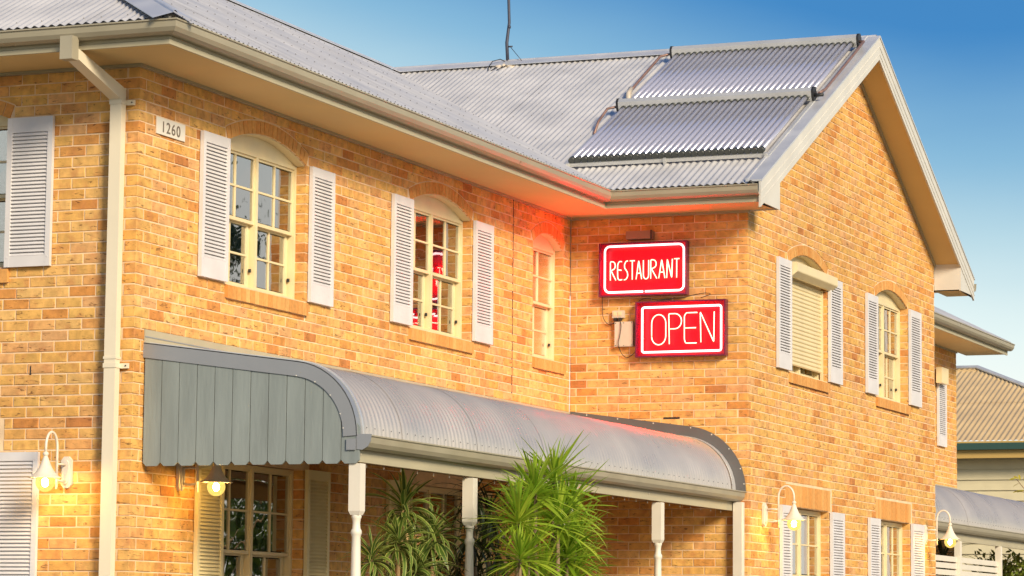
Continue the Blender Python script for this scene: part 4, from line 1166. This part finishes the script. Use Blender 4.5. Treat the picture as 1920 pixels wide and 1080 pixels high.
V2 = empty('verandah', (1.0, 21, 0), 'smaller curved verandah beyond the gable wall with a white slatted screen', 'verandah', None)
verandah_roof(V2, .2, DEND+.01, 27.0, M['awnroof'])
t = MB(); t.box(.201, .212, DEND+.01, 25.6, 3.72, 3.83); t.build('wall_flashing', M['fascia'], V2)
t = MB(); t.box(1.805, 1.848, DEND+.02, 27, 2.80, 2.92); t.build('beam', M['fascia'], V2)
sweep([(1.85, DEND+.01), (1.85, 27)], gp, 'gutter', M['gutter'], V2)
for y_ in (19.05, 21.4, 23.9):
    t = MB(); t.box(1.79, 1.87, y_-.045, y_+.045, 0, 2.80); t.build('post', M['post'], V2)
sc = empty('slatted_screen', (1.8, 20, 0), 'white horizontal slatted screen between the posts of the far verandah', 'screen')
z = 2.59
while z > 1.0:
    for (a, b) in ((DEND+.03, 19.0), (19.1, 21.35)):
        t = MB(); t.box(1.80, 1.825, a, b, z-.07, z); t.build('slat', M['post'], sc)
    z -= .09
t = MB(); t.box(.2, .25, DEND+.1, 25.5, 0, 2.7); 

# ---------------------------------------------------------------- wall lamps
def globe_mat():
    mt = bpy.data.materials.new('glowing globe'); mt.use_nodes = True
    n = mt.node_tree.nodes; l = mt.node_tree.links; n.remove(n['Principled BSDF'])
    t = n.new('ShaderNodeBsdfTransparent'); t.inputs[0].default_value = (1, .93, .7, 1)
    e = n.new('ShaderNodeEmission'); e.inputs[0].default_value = (1, .66, .16, 1); e.inputs[1].default_value = 1.25
    g = n.new('ShaderNodeBsdfGlossy'); g.inputs['Roughness'].default_value = .1
    m1 = n.new('ShaderNodeMixShader'); m1.inputs[0].default_value = .55; l.new(t.outputs[0], m1.inputs[1]); l.new(e.outputs[0], m1.inputs[2])
    m2 = n.new('ShaderNodeMixShader'); m2.inputs[0].default_value = .06; l.new(m1.outputs[0], m2.inputs[1]); l.new(g.outputs[0], m2.inputs[2])
    l.new(m2.outputs[0], n['Material Output'].inputs[0]); return mt
M['globe'] = globe_mat()
def wall_lamp(pos, rz, label):
    """built pointing +X from a wall at x=0, then turned"""
    e = empty('wall_lamp', pos, label, 'wall lamp', 'gooseneck wall lamps'); e.rotation_euler = (0, 0, rz)
    mw = Matrix.Translation(pos) @ Matrix.Rotation(rz, 4, 'Z'); WM[e.name] = Matrix()
    def put(t, name, mt):
        o = t.build(name, mt); o.parent = e; return o
    t = MB(); pol = [(-.045, .02), (-.02, -.008), (.02, -.008), (.045, .02), (.045, .21), (.02, .238), (-.02, .238), (-.045, .21)]
    t.prism(pol, lambda u, z, d: (d, u, z), .003, .03); t.prism([(u*.6, .115+(z-.115)*.75) for u, z in pol], lambda u, z, d: (d, u, z), .03, .045)
    put(t, 'backplate', M['lampmetal'])
    t = MB()
    pts = [(.17, 0, -.02), (.17, 0, .30)]
    for i in range(1, 14):
        a = PI - PI*i/14; pts.append((.255+.085*math.cos(a), 0, .30+.115*math.sin(a)))
    pts += [(.34, 0, .30), (.34, 0, .24)]
    t.tube(pts, .0105, 10)
    t.tube([(.03, 0, .17), (.10, 0, .175), (.17, 0, .17)], .009, 8); t.tube([(.03, 0, .05), (.10, 0, .04), (.17, 0, .05)], .009, 8)
    put(t, 'arm', M['lampmetal'])
    t = MB(); t.lathe([(.004, .262), (.018, .255), (.026, .242), (.018, .228), (.012, .222)], (.34, 0, 0), 16); put(t, 'collar', M['lampmetal'])
    t = MB(); t.lathe([(.014, .225), (.022, .21), (.034, .175), (.052, .135), (.078, .095), (.108, .068), (.130, .060), (.132, .054), (.106, .060), (.075, .085), (.050, .125), (.030, .170), (.012, .205)], (.34, 0, 0), 28)
    put(t, 'shade', M['lampmetal'])
    t = MB(); n_ = 10; t.lathe([(max(.001, .074*math.sin(PI*i/n_)), .022-.082*math.cos(PI*i/n_)*.92) for i in range(n_+1)], (.34, 0, 0), 20); put(t, 'globe', M['globe'])
    t = MB(); t.lathe([(max(.001, .026*math.sin(PI*i/8)), .02-.034*math.cos(PI*i/8)) for i in range(9)], (.34, 0, 0), 12); put(t, 'bulb', M['bulb'])
    return e
ZL = 2.632
wall_lamp((-.56, 0, ZL), -PI/2, 'lit gooseneck lamp on the front wall left of the downpipe')
wall_lamp((0, .77, ZL+.01), 0, 'lit lamp under the verandah boards beside a cream shutter')
wall_lamp((WC, 9.93, ZL+.045), 0, 'lit gooseneck lamp on the gable wall beside the verandah end post')
wall_lamp((WC, 16.62, ZL+.06), 0, 'lit gooseneck lamp at the far end of the gable wall')

# ---------------------------------------------------------------- plants
def leaf_mesh(L, w, droop, name, mt, fold=.3, twist=0.):
    vs = []; fs = []; n_ = 7; ac = []
    x = z = 0; a = 0
    for i in range(n_+1):
        s_ = i/n_; ww = w*(math.sin(PI*min(1, (s_*.93+.07)))**.6)*(1-.15*s_)/2 if i < n_ else .0008
        ww = max(ww, .0008)
        if i: a = -droop*s_**1.5; x += L/n_*math.cos(a); z += L/n_*math.sin(a)
        tw = twist*s_
        vs += [(x, -ww*math.cos(tw), z+ww*fold-ww*math.sin(tw)), (x, 0, z), (x, ww*math.cos(tw), z+ww*fold+ww*math.sin(tw))]
        ac += [1, 0, 1]
    for i in range(n_):
        for j in range(2): q = i*3+j; fs.append((q, q+1, q+4, q+3))
    me = bpy.data.meshes.new(name); me.from_pydata(vs, [], fs); me.materials.append(mt)
    at = me.attributes.new('across', 'FLOAT', 'POINT'); at.data.foreach_set('value', ac)
    me.polygons.foreach_set('use_smooth', [True]*len(fs))
    return me
def strap_plant(name, label, base, rosettes, mt, L, w, per, stems=True, droop=(.5, 1.8), trunkmat=None, cat='plant', limit=300, skirt=False, elev=(-25, 85)):
    e = empty(name, base, label, cat)
    meshes = [leaf_mesh(L*random.uniform(.8, 1.15), w*random.uniform(.85, 1.15), droop[0]+(droop[1]-droop[0])*i/7, 'leaf', mt, twist=random.uniform(-.6, .6)) for i in range(8)]
    stuffv = []; cnt_ = 0
    if stems:
        for c in rosettes:
            t = MB(); c = Vector(c[:3]); b = Vector(base)+Vector((random.uniform(-.12, .12), random.uniform(-.12, .12), 0))
            m1 = b.lerp(c, .5)+Vector((random.uniform(-.1, .1), random.uniform(-.1, .1), 0))
            m2 = b.lerp(c, .8)+Vector(((c.x-b.x)*.2, (c.y-b.y)*.2, -.05))
            t.tube([b, m1, m2, c], [.03, .024, .02, .014], 7); t.build('stem', trunkmat or M['trunk'], e)
    order = []
    for c in rosettes:
        sc_ = c[3] if len(c) > 3 else 1
        n_ = int(per*(.75+.5*random.random()))
        for i in range(n_):
            f = (i+.5)/n_; el = R(elev[1]-(elev[1]-elev[0])*f**.8)+random.uniform(-.15, .15); az = i*2.39996+random.uniform(-.2, .2)
            s_ = sc_*random.uniform(.8, 1.12)*(1.0 if f > .15 else .75)
            mw = Matrix.Translation(Vector(c[:3])+Vector((0, 0, .10*sc_*(1-f)-.05))) @ Matrix.Rotation(az, 4, 'Z') @ Matrix.Rotation(-el, 4, 'Y') @ Matrix.Rotation(random.uniform(-.5, .5), 4, 'X') @ Matrix.Scale(s_, 4)
            idx = min(7, int(f*6+random.random()*2)); order.append((mw, idx))
    random.shuffle(order)
    rest = MB()
    for i, (mw, idx) in enumerate(order):
        if i < limit: inst(meshes[idx], e, mw, 'leaf')
        else:
            me = meshes[idx]; o_ = len(rest.v); rest.v += [tuple(mw @ v.co) for v in me.vertices]
            for p in me.polygons: rest.f.append([k+o_ for k in p.vertices]); rest.fa.append(0); rest.sm.append(True)
    if rest.f:
        o = rest.build('leaves', mt, e, recalc=False); o['kind'] = 'stuff'
        at = o.data.attributes.new('across', 'FLOAT', 'POINT')
        at.data.foreach_set('value', [1, 0, 1]*(len(rest.v)//3))
    if skirt:
        t = MB(); 
        for i in range(60):
            a = random.uniform(0, 2*PI); c = Vector(rosettes[0][:3])+Vector((0, 0, -.12-random.random()*.5)); d = Vector((math.cos(a), math.sin(a), 0)); s_ = random.uniform(.12, .25)
            p0 = c; p1 = c+d*.07+Vector((0, 0, -s_*.4)); p2 = c+d*.09+Vector((0, 0, -s_)); sd_ = Vector((-d.y, d.x, 0))*.012
            t.add([p0-sd_, p0+sd_, p1+sd_*1.3, p1-sd_*1.3, p2], [(0, 1, 2, 3), (3, 2, 4)])
        t.build('dry_leaves', M['dryleaf'], e, recalc=False)['kind'] = 'stuff'
    return e
random.seed(11)
strap_plant('dracaena', 'variegated dracaena with drooping striped leaves behind the first verandah posts', (1.5, 1.9, 0),
  [(1.45, 1.93, 2.52, 1.0), (1.55, 1.62, 2.24, .9), (1.5, 1.22, 2.10, .8), (1.55, 2.30, 2.30, .95), (1.4, 2.1, 2.12, .85), (1.6, 1.85, 2.02, .9), (1.45, 2.45, 2.05, .8)],
  M['leafv'], .44, .040, 54, cat='plant', droop=(.3, 2.0), trunkmat=M['dryleaf'], skirt=True)
strap_plant('dracaena', 'large bright green spiky dracaena in front of the verandah gutter', (2.5, 2.5, 0),
  [(2.5, 2.20, 2.66, 1.0), (2.45, 2.72, 2.78, 1.0), (2.5, 2.95, 2.58, 1.0), (2.6, 2.45, 2.42, 1.0), (2.5, 3.10, 2.32, .95), (2.45, 1.95, 2.42, .95), (2.5, 2.05, 2.15, .95),
   (2.6, 2.65, 2.15, 1.0), (2.45, 3.25, 2.08, .9), (2.3, 2.6, 2.55, 1.0), (2.5, 2.35, 1.95, 1.0), (2.5, 2.95, 1.9, 1.0), (2.55, 1.75, 2.12, .8)],
  M['leafg'], .43, .026, 88, cat='plant', droop=(.03, .6), elev=(-20, 86))
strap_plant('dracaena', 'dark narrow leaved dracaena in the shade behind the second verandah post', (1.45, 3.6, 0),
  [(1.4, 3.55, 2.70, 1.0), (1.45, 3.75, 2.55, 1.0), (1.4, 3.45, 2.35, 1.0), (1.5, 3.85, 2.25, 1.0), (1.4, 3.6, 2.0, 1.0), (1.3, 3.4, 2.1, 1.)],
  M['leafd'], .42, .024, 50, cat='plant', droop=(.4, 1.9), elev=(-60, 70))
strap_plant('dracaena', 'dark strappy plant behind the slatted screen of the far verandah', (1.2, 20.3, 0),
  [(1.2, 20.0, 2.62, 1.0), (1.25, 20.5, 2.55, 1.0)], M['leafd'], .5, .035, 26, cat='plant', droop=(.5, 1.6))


# ---------------------------------------------------------------- neighbour's house
NB = empty('weatherboard_house', (-5, 47, 0), 'neighbouring house with tan corrugated hip roof and pale weatherboards', 'house')
nroof = MB(); nroof.box(-11, -5.2, 49.4, 49.7, 7.6, 7.8); nroof = nroof.build('roof', M['tanroof'], NB)
ns_ = .4; kk = math.sqrt(1+ns_*ns_)
corrug('r', nroof, (-.14, 44.5, 5.80), (-1, 0, 0), (0, 1, ns_), 12.5, lambda u: 0, lambda u: min(2.6, max(0, u))*kk, M['tanroof'], pitch=.125, amp=.011)
corrug('r', nroof, (-.14, 44.5+2.55, 5.80+ns_*2.55+.006), (-1, 0, 0), (0, 1, ns_), 12.5, lambda u: 0, lambda u: min(2.51, max(0, u-2.55))*kk, M['tanroof'], pitch=.125, amp=.011)
corrug('r', nroof, (-.14, 44.5, 5.80), (0, 1, 0), (-1, 0, ns_), 10.12, lambda u: 0, lambda u: min(u, 10.12-u)*kk, M['tanroof'], pitch=.125, amp=.011)
t = MB(); t.tube([(-.1, 44.45, 5.82), (-5.2, 49.56, 7.87), (-12.6, 49.56, 7.87)], .055, 6); t.build('hip_cap', M['flash'], nroof)
t = MB(); t.box(-12.6, -.05, 44.38, 44.5, 5.60, 5.745); t.build('gutter', M['greenpaint'], NB)
t = MB(); t.box(-12.6, -.14, 44.5, 44.53, 5.42, 5.79); t.build('fascia', M['fasciay'], NB)
t = MB(); t.box(-12.6, -.2, 44.53, 45.0, 5.44, 5.46); t.build('soffit', M['fascia'], NB)
t = MB(); t.box(-12, -.6, 45.03, 45.2, 0, 5.46); wl2 = t.build('wall', M['weather'], NB)
z = 5.44; fb = None
while z > 2.2:
    if fb is None:
        t = MB(); t.hexa([(-12, 44.985, z-.235), (-.6, 44.985, z-.235), (-.6, 45.03, z-.235), (-12, 45.03, z-.235), (-12, 45.018, z), (-.6, 45.018, z), (-.6, 45.03, z), (-12, 45.03, z)])
        fb = t.build('weatherboard', M['weather'], wl2); fz = z
    else: inst(fb.data, wl2, Matrix.Translation((0, 0, z-fz)), 'weatherboard')
    z -= .232


# ---------------------------------------------------------------- trees
def tree(name, label, base, h, crown, mt, n_leaf, ls, seed, cat='tree', trunk_r=.2, clumps=26):
    random.seed(seed); e = empty(name, base, label, cat); b = Vector(base)
    cx, cz, rx, rz = crown
    t = MB(); ends = []
    t.tube([b, b+Vector((.15, .1, h*.3)), b+Vector((-.1, .2, h*.55)), b+Vector((0, 0, h*.8))], [trunk_r, trunk_r*.8, trunk_r*.55, trunk_r*.2], 8)
    for i in range(clumps):
        a = random.uniform(0, 2*PI); q = random.uniform(.25, 1)**.6; zz = random.uniform(-1, 1)
        p = b+Vector((rx*q*math.cos(a)*math.sqrt(max(.1, 1-zz*zz*.8)), rx*q*math.sin(a)*math.sqrt(max(.1, 1-zz*zz*.8)), cz+rz*zz)); ends.append(p)
        s_ = b+Vector((0, .1, h*random.uniform(.3, .65))); t.tube([s_, s_.lerp(p, .5)+Vector((0, 0, .25)), p], [trunk_r*.3, trunk_r*.16, .02], 5)
    t.build('trunk', M['trunk'], e)
    c = MB()
    for i in range(n_leaf):
        p = random.choice(ends); r = rx*.30
        d = Vector((random.gauss(0, 1), random.gauss(0, 1), random.gauss(0, .75)))*r*.5
        q = p+d; v1 = Vector((random.uniform(-1, 1), random.uniform(-1, 1), random.uniform(-1, 1))).normalized()*ls; v2 = v1.cross(Vector((random.uniform(-1, 1), random.uniform(-1, 1), random.uniform(-1, 1)))).normalized()*ls*.45
        c.add([q-v1, q+v2, q+v1, q-v2], [(0, 1, 2, 3)])
    o = c.build('crown', mt, e, recalc=False); o['kind'] = 'stuff'
    return e
tree('gum_tree', 'tall gum tree with a loose grey green crown by the street', (18.9, 35, 0), 12, (0, 9.6, 2.3, 1.5), M['leaft'], 6500, .10, 5)
tree('gum_tree', 'smaller gum tree farther along the street', (9.6, 44, 0), 11, (0, 7.2, 3.0, 2.0), M['leaft'], 6000, .17, 6)
tree('shrub', 'bright green shrub behind the far verandah posts', (1.5, 24.4, 0), 2.6, (0, 1.9, .9, .72), M['leafh'], 5000, .05, 8, cat='shrub', trunk_r=.05, clumps=30)
tree('hedge', 'tall green hedge along the street below the gum trees', (16.5, 33, 0), 4.6, (0, 2.7, 5.0, 2.1), M['leafh'], 16000, .12, 9, cat='hedge', trunk_r=.08, clumps=60)
# leafy twig that enters at the right edge
br = empty('leafy_branch', (4.9, 12, 2.9), 'twig with yellow green leaves entering at the right edge', 'branch')
t = MB(); t.tube([(5.3, 12.1, 2.4), (4.7, 12, 2.9), (4.30, 12, 3.15), (4.22, 12, 3.25)], [.012, .01, .006, .003], 6); t.tube([(4.7, 12, 2.9), (4.35, 12, 3.10), (4.2, 12, 3.12)], .004, 5); t.build('twig', M['trunk'], br)
lm = leaf_mesh(.085, .028, .3, 'leaf', M['leafy'])
random.seed(4)
for (x, z_, rz, ry) in ((4.24, 3.25, 2.6, -.5), (4.22, 3.26, 3.3, .2), (4.26, 3.24, 2.0, -.9), (4.26, 3.12, 3.2, .15), (4.30, 3.12, 3.0, .1), (4.25, 3.2, 2.8, .3), (4.3, 3.25, .5, -.6)):
    inst(lm, br, Matrix.Translation((x, 12, z_)) @ Matrix.Rotation(rz, 4, 'Z') @ Matrix.Rotation(ry, 4, 'Y') @ Matrix.Rotation(random.uniform(-1, 1), 4, 'X'), 'leaf')

print('objects', len(bpy.data.objects), 'tris', sum(len(o.data.polygons) for o in bpy.data.objects if o.type == 'MESH'))
